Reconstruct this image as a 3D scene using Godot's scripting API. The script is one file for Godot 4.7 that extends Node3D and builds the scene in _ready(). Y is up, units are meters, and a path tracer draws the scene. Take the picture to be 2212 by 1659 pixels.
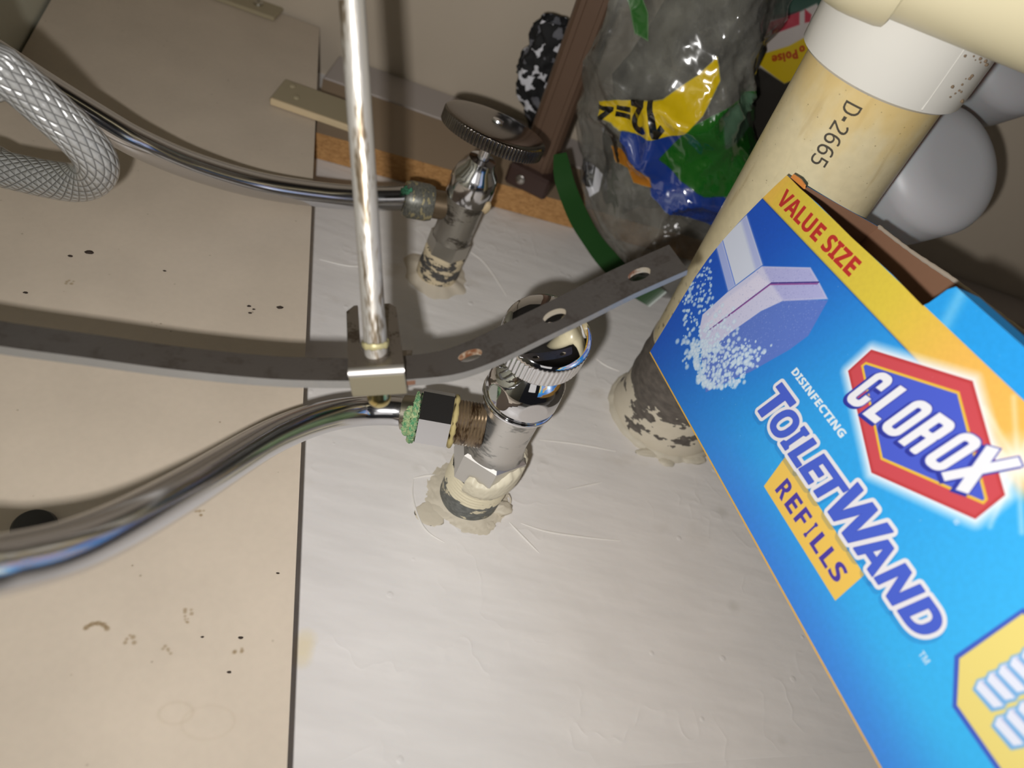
extends Node3D
# The inside of a cabinet under a sink: shut-off valves, drain pipe, a carton, bags and bottles. Metres, y is up.

const EYE := Vector3(0, 0.257, 0)
var cam_basis := Basis(Vector3(0.9471, 0.291, 0.1354), Vector3(-0.0943, 0.6557, -0.7491), Vector3(-0.3068, 0.6967, 0.6485)).orthonormalized()
var used := {}
var rng := RandomNumberGenerator.new()


# ---------------------------------------------------------------- mesh gathering
class G:
	var v := PackedVector3Array()
	var n := PackedVector3Array()
	var t := PackedVector2Array()
	var c := PackedColorArray()
	var i := PackedInt32Array()
	var tint := Color.WHITE

	func p(at: Vector3, normal: Vector3, uv := Vector2.ZERO) -> int:
		v.append(at)
		n.append(normal)
		t.append(uv)
		c.append(tint)
		return v.size() - 1

	func tri(a: int, b: int, d: int) -> void:
		var g := (v[b] - v[a]).cross(v[d] - v[a])
		if g.dot(n[a] + n[b] + n[d]) > 0.0:
			i.append_array(PackedInt32Array([a, d, b]))
		else:
			i.append_array(PackedInt32Array([a, b, d]))

	func quad(a: Vector3, b: Vector3, d: Vector3, e: Vector3, ua := Vector2.ZERO, ub := Vector2.ZERO, ud := Vector2.ZERO, ue := Vector2.ZERO, away := Vector3.ZERO) -> void:
		var m := (b - a).cross(d - a)
		if m.length() < 1e-14:
			m = (d - a).cross(e - a)
		m = m.normalized()
		if away != Vector3.ZERO and m.dot(away) < 0.0:
			m = -m
		var k := [p(a, m, ua), p(b, m, ub), p(d, m, ud), p(e, m, ue)]
		tri(k[0], k[1], k[2])
		tri(k[0], k[2], k[3])

	func mesh() -> ArrayMesh:
		return into(ArrayMesh.new())

	func into(am: ArrayMesh) -> ArrayMesh:
		var a := []
		a.resize(Mesh.ARRAY_MAX)
		a[Mesh.ARRAY_VERTEX] = v
		a[Mesh.ARRAY_NORMAL] = n
		a[Mesh.ARRAY_TEX_UV] = t
		a[Mesh.ARRAY_COLOR] = c
		a[Mesh.ARRAY_INDEX] = i
		am.add_surface_from_arrays(Mesh.PRIMITIVE_TRIANGLES, a)
		return am


# a grid f(u, v), u and v from 0 to 1, smooth; closed says that u = 1 meets u = 0
func grid(g: G, nu: int, nv: int, f: Callable, closed := false, uvs := Vector2.ONE, flip := false) -> void:
	var pts := []
	var mid := Vector3.ZERO
	for b in nv + 1:
		var row := PackedVector3Array()
		for a in nu + 1:
			row.append(f.call(float(a) / nu, float(b) / nv))
			mid += row[a]
		pts.append(row)
	mid /= float((nu + 1) * (nv + 1))
	var ns := []
	var side := 0.0
	for b in nv + 1:
		var row := PackedVector3Array()
		for a in nu + 1:
			var al := a - 1
			var ar := a + 1
			if closed:
				al = a - 1 if a > 0 else nu - 1
				ar = a + 1 if a < nu else 1
			else:
				al = maxi(al, 0)
				ar = mini(ar, nu)
			var du: Vector3 = pts[b][ar] - pts[b][al]
			var dv: Vector3 = pts[mini(b + 1, nv)][a] - pts[maxi(b - 1, 0)][a]
			if du.length() < 1e-9:
				var bb := b + 1 if b == 0 else b - 1
				du = pts[bb][ar] - pts[bb][al]
			var m := du.cross(dv).normalized()
			row.append(m)
			side += m.dot(pts[b][a] - mid)
		ns.append(row)
	var s := -1.0 if (side < 0.0) != flip else 1.0
	var first := g.v.size()
	for b in nv + 1:
		for a in nu + 1:
			g.p(pts[b][a], ns[b][a] * s, Vector2(float(a) / nu * uvs.x, float(b) / nv * uvs.y))
	for b in nv:
		for a in nu:
			var k := first + b * (nu + 1) + a
			g.tri(k, k + 1, k + nu + 2)
			g.tri(k, k + nu + 2, k + nu + 1)


func side_of(axis: Vector3, ref := Vector3(1, 0, 0)) -> Vector3:
	var e := ref - axis * ref.dot(axis)
	if e.length() < 0.05:
		e = Vector3(0, 0, 1) - axis * axis.z
	return e.normalized()


# a turned shape: profile of (radius, height) along axis from base; corners sharper than 40 degrees stay sharp
func lathe(g: G, prof: Array, base: Vector3, axis: Vector3, seg := 48, ref := Vector3(1, 0, 0), flat := false) -> void:
	axis = axis.normalized()
	var e1 := side_of(axis, ref)
	var e2 := axis.cross(e1)
	var ns := []
	for k in prof.size() - 1:
		var d: Vector2 = prof[k + 1] - prof[k]
		ns.append(Vector2(d.y, -d.x).normalized())
	var h0: float = prof[0].y
	var h1: float = prof[-1].y
	for k in prof.size() - 1:
		var na: Vector2 = ns[k]
		var nb: Vector2 = ns[k]
		if k > 0 and ns[k - 1].dot(ns[k]) > 0.76:
			na = (ns[k - 1] + ns[k]).normalized()
		if k < prof.size() - 2 and ns[k + 1].dot(ns[k]) > 0.76:
			nb = (ns[k + 1] + ns[k]).normalized()
		var A: Vector2 = prof[k]
		var B: Vector2 = prof[k + 1]
		if A.distance_to(B) < 1e-7:
			continue
		var prev := []
		for s in seg + 1:
			var w := TAU * s / seg
			if flat:
				if s == seg:
					break
				var w2 := TAU * (s + 1) / seg
				var d1 := e1 * cos(w) + e2 * sin(w)
				var d2 := e1 * cos(w2) + e2 * sin(w2)
				var dm := (d1 + d2).normalized()
				var nn: Vector3 = (dm * ns[k].x + axis * ns[k].y).normalized()
				var q := [g.p(base + d1 * A.x + axis * A.y, nn), g.p(base + d2 * A.x + axis * A.y, nn), g.p(base + d2 * B.x + axis * B.y, nn), g.p(base + d1 * B.x + axis * B.y, nn)]
				g.tri(q[0], q[1], q[2])
				g.tri(q[0], q[2], q[3])
				continue
			var d := e1 * cos(w) + e2 * sin(w)
			var u := float(s) / seg
			var ia := g.p(base + d * A.x + axis * A.y, (d * na.x + axis * na.y).normalized(), Vector2(u, (A.y - h0) / maxf(h1 - h0, 1e-6)))
			var ib := g.p(base + d * B.x + axis * B.y, (d * nb.x + axis * nb.y).normalized(), Vector2(u, (B.y - h0) / maxf(h1 - h0, 1e-6)))
			if prev:
				g.tri(prev[0], ia, ib)
				g.tri(prev[0], ib, prev[1])
			prev = [ia, ib]


func smooth(ctrl: Array, per := 10) -> Array:
	var out := []
	for k in ctrl.size() - 1:
		var p0: Vector3 = ctrl[maxi(k - 1, 0)]
		var p1: Vector3 = ctrl[k]
		var p2: Vector3 = ctrl[k + 1]
		var p3: Vector3 = ctrl[mini(k + 2, ctrl.size() - 1)]
		for s in per:
			out.append(p1.cubic_interpolate(p2, p0, p3, float(s) / per))
	out.append(ctrl[-1])
	return out


# a round tube through the points; radius may be a number or f(0..1); uv.y counts metres along
func tube(g: G, pts: Array, radius: Variant, seg := 24, caps := true, bump: Variant = null) -> void:
	var nrm := Vector3.ZERO
	var first := g.v.size()
	var along := 0.0
	for k in pts.size():
		var t: Vector3 = (pts[mini(k + 1, pts.size() - 1)] - pts[maxi(k - 1, 0)]).normalized()
		nrm = side_of(t, Vector3(0.3, 1, 0.2)) if nrm == Vector3.ZERO else (nrm - t * nrm.dot(t)).normalized()
		var bi := t.cross(nrm)
		if k:
			along += pts[k].distance_to(pts[k - 1])
		var rf: Callable = radius if radius is Callable else func(_x: float) -> float: return radius
		var r: float = rf.call(float(k) / (pts.size() - 1))
		for s in seg + 1:
			var w := TAU * s / seg
			var d := nrm * cos(w) + bi * sin(w)
			var rr: float = r + (bump.call(along, w) if bump != null else 0.0)
			g.p(pts[k] + d * rr, d, Vector2(float(s) / seg, along))
	for k in pts.size() - 1:
		for s in seg:
			var q := first + k * (seg + 1) + s
			g.tri(q, q + 1, q + seg + 2)
			g.tri(q, q + seg + 2, q + seg + 1)
	if caps:
		for e in [0, pts.size() - 1]:
			var t: Vector3 = (pts[1] - pts[0]).normalized() * -1.0 if e == 0 else (pts[-1] - pts[-2]).normalized()
			var c := g.p(pts[e], t)
			var ring := []
			for s in seg + 1:
				ring.append(g.p(g.v[first + e * (seg + 1) + s], t))
			for s in seg:
				g.tri(c, ring[s], ring[s + 1])


# a box with chamfered edges, in the frame x
func box(g: G, x: Transform3D, size: Vector3, bev := 0.0) -> void:
	var h := size / 2.0
	for ax in 3:
		for s in [-1.0, 1.0]:
			var m := Vector3.ZERO
			m[ax] = s
			var a := (ax + 1) % 3
			var b := (ax + 2) % 3
			var q := []
			for k in [[-1, -1], [1, -1], [1, 1], [-1, 1]]:
				var pt := Vector3.ZERO
				pt[ax] = s * h[ax]
				pt[a] = k[0] * (h[a] - bev)
				pt[b] = k[1] * (h[b] - bev)
				q.append(g.p(x * pt, (x.basis * m).normalized(), Vector2(k[0] * 0.5 + 0.5, k[1] * 0.5 + 0.5)))
			g.tri(q[0], q[1], q[2])
			g.tri(q[0], q[2], q[3])
	if bev <= 0.0:
		return
	for ax in 3:
		var a := (ax + 1) % 3
		var b := (ax + 2) % 3
		for sa in [-1.0, 1.0]:
			for sb in [-1.0, 1.0]:
				var m := Vector3.ZERO
				m[a] = sa
				m[b] = sb
				var q := []
				for k in [[-1, 0], [1, 0], [1, 1], [-1, 1]]:
					var pt := Vector3.ZERO
					pt[ax] = k[0] * (h[ax] - bev)
					pt[a] = sa * (h[a] - (bev if k[1] == 1 else 0.0))
					pt[b] = sb * (h[b] - (0.0 if k[1] == 1 else bev))
					q.append(g.p(x * pt, (x.basis * m).normalized()))
				g.tri(q[0], q[1], q[2])
				g.tri(q[0], q[2], q[3])
	for sx in [-1.0, 1.0]:
		for sy in [-1.0, 1.0]:
			for sz in [-1.0, 1.0]:
				var m := (x.basis * Vector3(sx, sy, sz)).normalized()
				var q := [g.p(x * Vector3(sx * h.x, sy * (h.y - bev), sz * (h.z - bev)), m), g.p(x * Vector3(sx * (h.x - bev), sy * h.y, sz * (h.z - bev)), m), g.p(x * Vector3(sx * (h.x - bev), sy * (h.y - bev), sz * h.z), m)]
				g.tri(q[0], q[1], q[2])


# a flat slab: the polygon lies in the frame's xy plane, the thickness goes from z = 0 to z = -depth
func slab(g: G, poly: PackedVector2Array, x: Transform3D, depth: float, uv: Variant = null, faces := 3) -> void:
	var ids := Geometry2D.triangulate_polygon(poly)
	var fz := (x.basis * Vector3(0, 0, 1)).normalized()
	for f in 2:
		if not (faces & (1 << f)):
			continue
		var first := g.v.size()
		for q in poly:
			g.p(x * Vector3(q.x, q.y, -depth * f), fz * (1.0 - 2.0 * f), uv.call(q) if uv != null else q)
		for k in ids.size() / 3:
			g.tri(first + ids[k * 3], first + ids[k * 3 + 1], first + ids[k * 3 + 2])
	if not (faces & 4) and faces != 3:
		return
	var area := 0.0
	for k in poly.size():
		area += poly[k].cross(poly[(k + 1) % poly.size()])
	for k in poly.size():
		var a := poly[k]
		var b := poly[(k + 1) % poly.size()]
		var d := (b - a).normalized() * signf(area)
		g.quad(x * Vector3(a.x, a.y, 0), x * Vector3(b.x, b.y, 0), x * Vector3(b.x, b.y, -depth), x * Vector3(a.x, a.y, -depth), Vector2.ZERO, Vector2.ZERO, Vector2.ZERO, Vector2.ZERO, x.basis * Vector3(d.y, -d.x, 0))


# a lump: an ellipsoid pushed about by noise, for crumbs, caulk and crust
func lump(g: G, at: Vector3, r: Vector3, sd: int, rough := 0.3, n := 10) -> void:
	var nz := FastNoiseLite.new()
	nz.seed = sd
	nz.frequency = 0.9
	grid(g, n, n / 2, func(u: float, w: float) -> Vector3:
		var d := Vector3(sin(w * PI) * cos(u * TAU), cos(w * PI), sin(w * PI) * sin(u * TAU))
		return at + d * r * (1.0 + rough * nz.get_noise_3dv(d * 1.6)), true)


# ---------------------------------------------------------------- naming
func numbered(called: String) -> String:
	var k: int = used.get(called, 0)
	used[called] = k + 1
	return called if k == 0 else "%s_%03d" % [called, k]


func tag(o: Node3D, label: String, category: String, group := "") -> Node3D:
	if label:
		o.set_meta("label", label)
	if category:
		o.set_meta("category", category)
	if group:
		o.set_meta("group", group)
	return o


func thing(called: String, label: String, category: String, at := Vector3.ZERO, group := "") -> Node3D:
	var o := Node3D.new()
	o.name = numbered(called)
	add_child(o)
	o.position = at
	tag(o, label, category, group)
	return o


func put(called: String, m: Mesh, mat: Material, parent: Node3D = null, label := "") -> MeshInstance3D:
	var o := MeshInstance3D.new()
	o.mesh = m
	if mat:
		o.material_override = mat
	o.name = called if parent else numbered(called)
	(parent if parent else self).add_child(o, true)
	if parent:
		var up := Vector3.ZERO
		var q: Node = parent
		while q is Node3D and q != self:
			up += q.position
			q = q.get_parent()
		o.position = -up
	if label:
		o.set_meta("label", label)
	return o


func struct(called: String, m: Mesh, mat: Material) -> MeshInstance3D:
	var o := put(called, m, mat)
	o.set_meta("kind", "structure")
	return o


# ---------------------------------------------------------------- materials
func mat(color: Color, rough := 0.5, metal := 0.0, spec := 0.5) -> StandardMaterial3D:
	var m := StandardMaterial3D.new()
	m.albedo_color = color
	m.roughness = rough
	m.metallic = metal
	m.metallic_specular = spec
	return m


func c8(r: int, g: int, b: int) -> Color:
	return Color8(r, g, b)


func noise(sd: int, freq: float, oct := 4, kind := FastNoiseLite.TYPE_SIMPLEX_SMOOTH) -> FastNoiseLite:
	var n := FastNoiseLite.new()
	n.seed = sd
	n.frequency = freq
	n.noise_type = kind
	n.fractal_octaves = oct
	return n


func ntex(sd: int, freq: float, size := 256, oct := 4) -> NoiseTexture2D:
	var t := NoiseTexture2D.new()
	t.noise = noise(sd, freq, oct)
	t.width = size
	t.height = size
	t.seamless = true
	return t


func tex(im: Image) -> ImageTexture:
	return ImageTexture.create_from_image(im)


func bumped(m: StandardMaterial3D, t: Texture2D, cm: float, tri := 0.0) -> StandardMaterial3D:
	m.heightmap_enabled = true
	m.heightmap_texture = t
	m.heightmap_scale = cm
	if tri > 0.0:
		m.uv1_triplanar = true
		m.uv1_scale = Vector3.ONE * tri
	return m


# ---------------------------------------------------------------- printing on paper: a small software painter
class Paint:
	var w: int
	var h: int
	var d := PackedByteArray()

	func _init(width: int, height: int) -> void:
		w = width
		h = height
		d.resize(w * h * 4)

	func dot(x: int, y: int, c: Color, a: float) -> void:
		if a <= 0.0 or x < 0 or y < 0 or x >= w or y >= h:
			return
		a = minf(a, 1.0) * c.a
		var k := (y * w + x) * 4
		d[k] = int(lerpf(d[k], c.r * 255.0, a) + 0.5)
		d[k + 1] = int(lerpf(d[k + 1], c.g * 255.0, a) + 0.5)
		d[k + 2] = int(lerpf(d[k + 2], c.b * 255.0, a) + 0.5)
		d[k + 3] = maxi(d[k + 3], int(a * 255.0))

	func alpha(x: int, y: int, a: float) -> void:
		d[(y * w + x) * 4 + 3] = int(clampf(a, 0, 1) * 255.0)

	func image() -> Image:
		return Image.create_from_data(w, h, false, Image.FORMAT_RGBA8, d)

	# signed distance to a polygon, below zero inside
	static func sd(p: Vector2, poly: PackedVector2Array) -> float:
		var best := 1e9
		var inside := false
		var j := poly.size() - 1
		for i in poly.size():
			var a := poly[j]
			var b := poly[i]
			var e := b - a
			var q := p - a
			best = minf(best, (q - e * clampf(q.dot(e) / maxf(e.length_squared(), 1e-9), 0, 1)).length_squared())
			if (a.y > p.y) != (b.y > p.y) and p.x < e.x * (p.y - a.y) / e.y + a.x:
				inside = not inside
			j = i
		return -sqrt(best) if inside else sqrt(best)

	func poly(pts: PackedVector2Array, c: Color, grow := 0.0, soft := 1.0) -> void:
		var r := Rect2(pts[0], Vector2.ZERO)
		for q in pts:
			r = r.expand(q)
		r = r.grow(grow + soft + 1.0)
		for y in range(maxi(0, int(r.position.y)), mini(h, int(r.end.y) + 1)):
			for x in range(maxi(0, int(r.position.x)), mini(w, int(r.end.x) + 1)):
				dot(x, y, c, clampf((grow - sd(Vector2(x + 0.5, y + 0.5), pts)) / soft + 0.5, 0, 1))

	func disc(p: Vector2, r: float, c: Color, soft := 1.0) -> void:
		for y in range(int(p.y - r - soft), int(p.y + r + soft) + 2):
			for x in range(int(p.x - r - soft), int(p.x + r + soft) + 2):
				dot(x, y, c, clampf((r - Vector2(x + 0.5, y + 0.5).distance_to(p)) / soft + 0.5, 0, 1))

	func line(a: Vector2, b: Vector2, r: float, c: Color, soft := 1.0) -> void:
		var e := b - a
		var box := Rect2(a, Vector2.ZERO).expand(b).grow(r + soft + 1.0)
		for y in range(int(box.position.y), int(box.end.y) + 1):
			for x in range(int(box.position.x), int(box.end.x) + 1):
				var q := Vector2(x + 0.5, y + 0.5) - a
				dot(x, y, c, clampf((r - (q - e * clampf(q.dot(e) / maxf(e.length_squared(), 1e-6), 0, 1)).length()) / soft + 0.5, 0, 1))

	# triangles of a text, grown by a rounded border
	func tris(pts: PackedVector2Array, c: Color, grow: float) -> void:
		var box := Rect2(pts[0], Vector2.ZERO)
		for q in pts:
			box = box.expand(q)
		box = box.grow(grow + 2.0)
		var x0 := maxi(0, int(box.position.x))
		var y0 := maxi(0, int(box.position.y))
		var bw := mini(w, int(box.end.x) + 1) - x0
		var bh := mini(h, int(box.end.y) + 1) - y0
		if bw <= 0 or bh <= 0:
			return
		var cover := PackedFloat32Array()
		cover.resize(bw * bh)
		for k in pts.size() / 3:
			var t := PackedVector2Array([pts[k * 3], pts[k * 3 + 1], pts[k * 3 + 2]])
			if absf((t[1] - t[0]).cross(t[2] - t[0])) < 1e-4:
				continue
			var tb := Rect2(t[0], Vector2.ZERO).expand(t[1]).expand(t[2]).grow(grow + 1.0)
			for y in range(maxi(y0, int(tb.position.y)), mini(y0 + bh, int(tb.end.y) + 1)):
				for x in range(maxi(x0, int(tb.position.x)), mini(x0 + bw, int(tb.end.x) + 1)):
					var s := clampf(grow - sd(Vector2(x + 0.5, y + 0.5), t) + 0.5, 0, 1)
					var q := (y - y0) * bw + x - x0
					cover[q] = maxf(cover[q], s) if grow > 0.0 else cover[q] + s
		for y in bh:
			for x in bw:
				dot(x0 + x, y0 + y, c, minf(cover[y * bw + x], 1.0))


func glyphs(text: String, face := "Droid Sans", bold := true) -> Array:
	var f := SystemFont.new()
	f.font_names = PackedStringArray([face])
	f.font_weight = 700 if bold else 400
	var t := TextMesh.new()
	t.font = f
	t.text = text
	t.font_size = 96
	t.pixel_size = 1.0
	t.depth = 0.0
	t.curve_step = 1.0
	var a := t.get_mesh_arrays()
	var v: PackedVector3Array = a[Mesh.ARRAY_VERTEX]
	var n: PackedVector3Array = a[Mesh.ARRAY_NORMAL]
	var ix: PackedInt32Array = a[Mesh.ARRAY_INDEX]
	var pts := PackedVector2Array()
	var box := Rect2(v[0].x, -v[0].y, 0, 0)
	for k in ix.size() / 3:
		if n[ix[k * 3]].z < 0.5:
			continue
		for e in 3:
			var q := Vector2(v[ix[k * 3 + e]].x, -v[ix[k * 3 + e]].y)
			pts.append(q)
			box = box.expand(q)
	return [pts, box]


# the text fills the four-cornered patch tl, tr, br, bl (in pixels)
func write(im: Paint, text: String, tl: Vector2, tr: Vector2, br: Vector2, bl: Vector2, c: Color, grow := 0.0, face := "Droid Sans", bold := true) -> void:
	var got := glyphs(text, face, bold)
	var box: Rect2 = got[1]
	var pts := PackedVector2Array()
	for q: Vector2 in got[0]:
		var s := (q - box.position) / box.size
		pts.append(tl.lerp(tr, s.x).lerp(bl.lerp(br, s.x), s.y))
	im.tris(pts, c, grow)



# ---------------------------------------------------------------- textures of the big surfaces
func panel_paint() -> Image:
	# beige laminate: faint mottling, faded spills and specks; 0.16 m by 0.64 m
	var im := Paint.new(512, 2048)
	var n1 := noise(3, 0.006, 4)
	var n2 := noise(4, 0.09, 2)
	for y in 2048:
		for x in 512:
			var k := 1.0 + 0.035 * n1.get_noise_2d(x, y) + 0.010 * n2.get_noise_2d(x, y)
			im.dot(x, y, Color(0.775 * k, 0.722 * k, 0.655 * k), 1.0)
	var stain := Color(0.42, 0.33, 0.2, 0.4)
	for s in [[Vector3(-0.0354, 0.03, -0.1033), 2.6, 0], [Vector3(-0.0265, 0.03, -0.1017), 1.6, 1], [Vector3(-0.0127, 0.03, -0.1095), 1.5, 1], [Vector3(-0.0129, 0.03, -0.1067), 0.8, 1], [Vector3(-0.0167, 0.03, -0.0986), 1.0, 1], [Vector3(-0.0697, 0.03, -0.2404), 1.4, 1], [Vector3(-0.0404, 0.03, -0.2044), 1.0, 1], [Vector3(0.0022, 0.03, -0.0977), 1.2, 1], [Vector3(-0.0134, 0.03, -0.1427), 1.3, 1], [Vector3(-0.0121, 0.03, -0.0815), 9.0, 2], [Vector3(-0.0038, 0.03, -0.0788), 14.0, 2]]:
		var q := panel_uv(s[0]) * Vector2(512, 2048)
		if s[2] == 0:
			for k in 14:
				im.disc(q + Vector2.from_angle(-2.6 + k * 0.16) * 10.0, s[1] * (0.6 + 0.3 * sin(k * 2.1)), stain, 2.0)
		elif s[2] == 1:
			for k in 5:
				im.disc(q + Vector2(rng.randf_range(-4, 4), rng.randf_range(-4, 4)), s[1] * rng.randf_range(0.5, 1.3), stain, 2.0)
		else:
			for k in 60:
				im.disc(q + Vector2.from_angle(k * 0.105) * s[1] * Vector2(1.5, 1.0), 0.9, Color(0.5, 0.42, 0.3, 0.05), 3.0)
	for k in 160:
		im.disc(Vector2(rng.randf() * 512, rng.randf() * 2048), rng.randf_range(0.4, 1.0), Color(0.3, 0.24, 0.16, rng.randf_range(0.15, 0.5)), 1.2)
	return im.image()


func panel_uv(p: Vector3) -> Vector2:
	return Vector2((p.x + 0.13) / 0.16, (p.z + 0.52) / 0.64)


func floor_uv(p: Vector3) -> Vector2:
	return Vector2(p.x / 0.36, (p.z + 0.43) / 0.36)


func floor_paint() -> Array:
	# thick white paint with brush marks: colour and relief
	var im := Paint.new(1024, 1024)
	var re := Paint.new(1024, 1024)
	var brush := noise(8, 0.012, 3)
	var slow := noise(9, 0.004, 4)
	var dirt := noise(10, 0.011, 5)
	var fine := noise(12, 0.05, 3)
	var runs := noise(13, 0.009, 3)
	for y in 1024:
		for x in 1024:
			var b := brush.get_noise_2d(x * 0.55 + y * 0.3, (y - x * 0.25) * 2.6)
			var s := slow.get_noise_2d(x, y)
			var dd := smoothstep(0.30, 0.75, dirt.get_noise_2d(x * 0.7, y)) * smoothstep(1010.0, 300.0, y)
			var k := 1.0 + 0.02 * b + 0.025 * s
			im.dot(x, y, Color(0.90 * k, 0.885 * k, 0.87 * k).lerp(Color(0.68, 0.63, 0.56), dd * 0.35), 1.0)
			var ridge := pow(1.0 - absf(runs.get_noise_2d(x * 1.3 + 300.0, y * 1.1)), 14.0)
			var g := 0.42 + 0.20 * b + 0.12 * s + 0.05 * fine.get_noise_2d(x, y) + 0.22 * ridge * smoothstep(-0.1, 0.4, s)
			re.dot(x, y, Color(g, g, g), 1.0)
	for k in 70:
		var q := Vector2(rng.randf() * 1024, rng.randf() * 1024)
		re.disc(q, rng.randf_range(0.8, 3.5), Color(0.9, 0.9, 0.9, 0.6), 2.0)
	for s in [[Vector3(0.2038, 0, -0.174), 7.0], [Vector3(0.1928, 0, -0.128), 6.0], [Vector3(0.118, 0, -0.2835), 3.0], [Vector3(0.0852, 0, -0.2946), 4.0], [Vector3(0.194, 0, -0.0754), 2.5], [Vector3(0.0648, 0, -0.1877), 3.0]]:
		im.disc(floor_uv(s[0]) * 1024.0, s[1], Color(0.6, 0.58, 0.52, 0.16), 9.0)
	for s in [Vector3(0.0225, 0, -0.112), Vector3(0.0232, 0, -0.1151), Vector3(0.0219, 0, -0.1088)]:
		im.disc(floor_uv(s) * 1024.0, 9.0, Color(0.90, 0.84, 0.70, 0.5), 8.0)
	return [im.image(), re.image()]


func board_paint() -> Image:
	# the raw edge of chipboard: packed tan flakes
	var im := Paint.new(512, 128)
	var cell := FastNoiseLite.new()
	cell.noise_type = FastNoiseLite.TYPE_CELLULAR
	cell.cellular_return_type = FastNoiseLite.RETURN_CELL_VALUE
	cell.frequency = 0.11
	cell.seed = 5
	for y in 128:
		for x in 512:
			var k := cell.get_noise_2d(x * 0.5, y * 1.3)
			im.dot(x, y, Color(0.60, 0.43, 0.25).lerp(Color(0.78, 0.60, 0.38), k * 0.5 + 0.5), 1.0)
	for k in 200:
		im.disc(Vector2(rng.randf() * 512, rng.randf() * 128), rng.randf_range(0.5, 2.0), Color(0.30, 0.19, 0.10, 0.6), 1.0)
	return im.image()


func flaking_paint(bare: Color, coat: Color, sd: int, keep: Callable, w := 512, h := 256) -> Image:
	# paint left in patches on metal; keep(u, v) says how likely the coat is still there
	var im := Paint.new(w, h)
	var n := noise(sd, 0.016, 4)
	var f := noise(sd + 1, 0.08, 3)
	for y in h:
		for x in w:
			# wrap the noise round the seam
			var a := TAU * x / w
			var v := n.get_noise_3d(cos(a) * w / TAU, sin(a) * w / TAU, y * 1.3) + 0.25 * f.get_noise_2d(x, y)
			var k: float = keep.call(float(x) / w, float(y) / h)
			var s := smoothstep(-0.03, 0.03, v + k)
			var mott := 1.0 + 0.22 * f.get_noise_2d(x * 0.6, y * 0.6)
			var c := Color(bare.r * mott, bare.g * mott, bare.b * mott).lerp(Color(coat.r * (0.94 + 0.06 * mott), coat.g * (0.94 + 0.06 * mott), coat.b * (0.92 + 0.08 * mott)), s)
			var rim := s * (1.0 - s) * 4.0
			im.dot(x, y, c.lerp(Color(0.16, 0.17, 0.17), rim * 0.7), 1.0)
	return im.image()


func worn_metal(base: Color, dark: Color, sd: int, amount: float) -> Image:
	var im := Paint.new(256, 256)
	var n := noise(sd, 0.012, 5)
	var f := noise(sd + 1, 0.09, 2)
	for y in 256:
		for x in 256:
			var k := smoothstep(0.0, 0.5, n.get_noise_2d(x, y * 0.7) + 0.3 * f.get_noise_2d(x, y)) * amount
			im.dot(x, y, base.lerp(dark, k), 1.0)
	return im.image()


# ---------------------------------------------------------------- the print on the carton's front; millimetres from its top left corner
const PX := 9.846

func fp(a: float, b: float) -> Vector2:
	return Vector2((a + 8.0) * PX, (b + 8.5) * PX)


func fpoly(q: Array) -> PackedVector2Array:
	var o := PackedVector2Array()
	for k in q:
		o.append(fp(k[0], k[1]))
	return o


func word(im: Paint, text: String, a0: float, a1: float, top: float, bot: float, lean: float, c: Color, grow := 0.0) -> void:
	write(im, text, fp(a0 + lean, top), fp(a1 + lean, top), fp(a1, bot), fp(a0, bot), c, grow * PX)


func logo_letter(ch: String, x: float, y: float) -> float:
	# signed distance in mm of a tall, narrow, heavy letter 12.2 mm high, at x from its left foot
	var H := 12.2
	match ch:
		"L":
			return minf(rect_sd(x, y, 0.0, 0.0, 2.3, H, 0.05), rect_sd(x, y, 0.0, 0.0, 4.9, 2.1, 0.05))
		"O", "C":
			var o := maxf(rect_sd(x, y, 0.0, -0.2, 5.6, H + 0.2, 2.4), -rect_sd(x, y, 2.1, 2.0, 3.5, H - 2.0, 0.5))
			return maxf(o, -rect_sd(x, y, 3.4, 4.4, 6.5, 7.6, 0.05)) if ch == "C" else o
		"R":
			var o := maxf(rect_sd(x, y, 0.0, 5.0, 6.0, H, 2.2), -rect_sd(x, y, 2.2, 6.9, 3.7, H - 2.1, 0.4))
			o = minf(o, rect_sd(x, y, 0.0, 0.0, 2.2, H, 0.05))
			o = minf(o, maxf(rect_sd(x, y, 0.0, 4.9, 3.0, H, 0.05), -rect_sd(x, y, 2.2, 6.9, 3.7, H - 2.1, 0.4)))
			return minf(o, rect_sd(x, y, 3.7, 0.0, 5.9, 6.4, 0.6))
		"X":
			return minf(seg_sd(x, y, 1.2, -0.3, 8.0, 13.2, 1.3), seg_sd(x, y, 6.9, -0.3, 1.7, 12.4, 1.35))
	return 9.0


func rect_sd(x: float, y: float, x0: float, y0: float, x1: float, y1: float, r: float) -> float:
	var q := Vector2(absf(x - (x0 + x1) / 2.0) - (x1 - x0) / 2.0 + r, absf(y - (y0 + y1) / 2.0) - (y1 - y0) / 2.0 + r)
	return Vector2(maxf(q.x, 0), maxf(q.y, 0)).length() + minf(maxf(q.x, q.y), 0) - r


func seg_sd(x: float, y: float, x0: float, y0: float, x1: float, y1: float, w: float) -> float:
	# a bar with square ends
	var e := Vector2(x1 - x0, y1 - y0)
	var l := e.length()
	e /= l
	var q := Vector2(x - x0, y - y0)
	return maxf(absf(q.cross(e)) - w, absf(q.dot(e) - l / 2.0) - l / 2.0)


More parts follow.
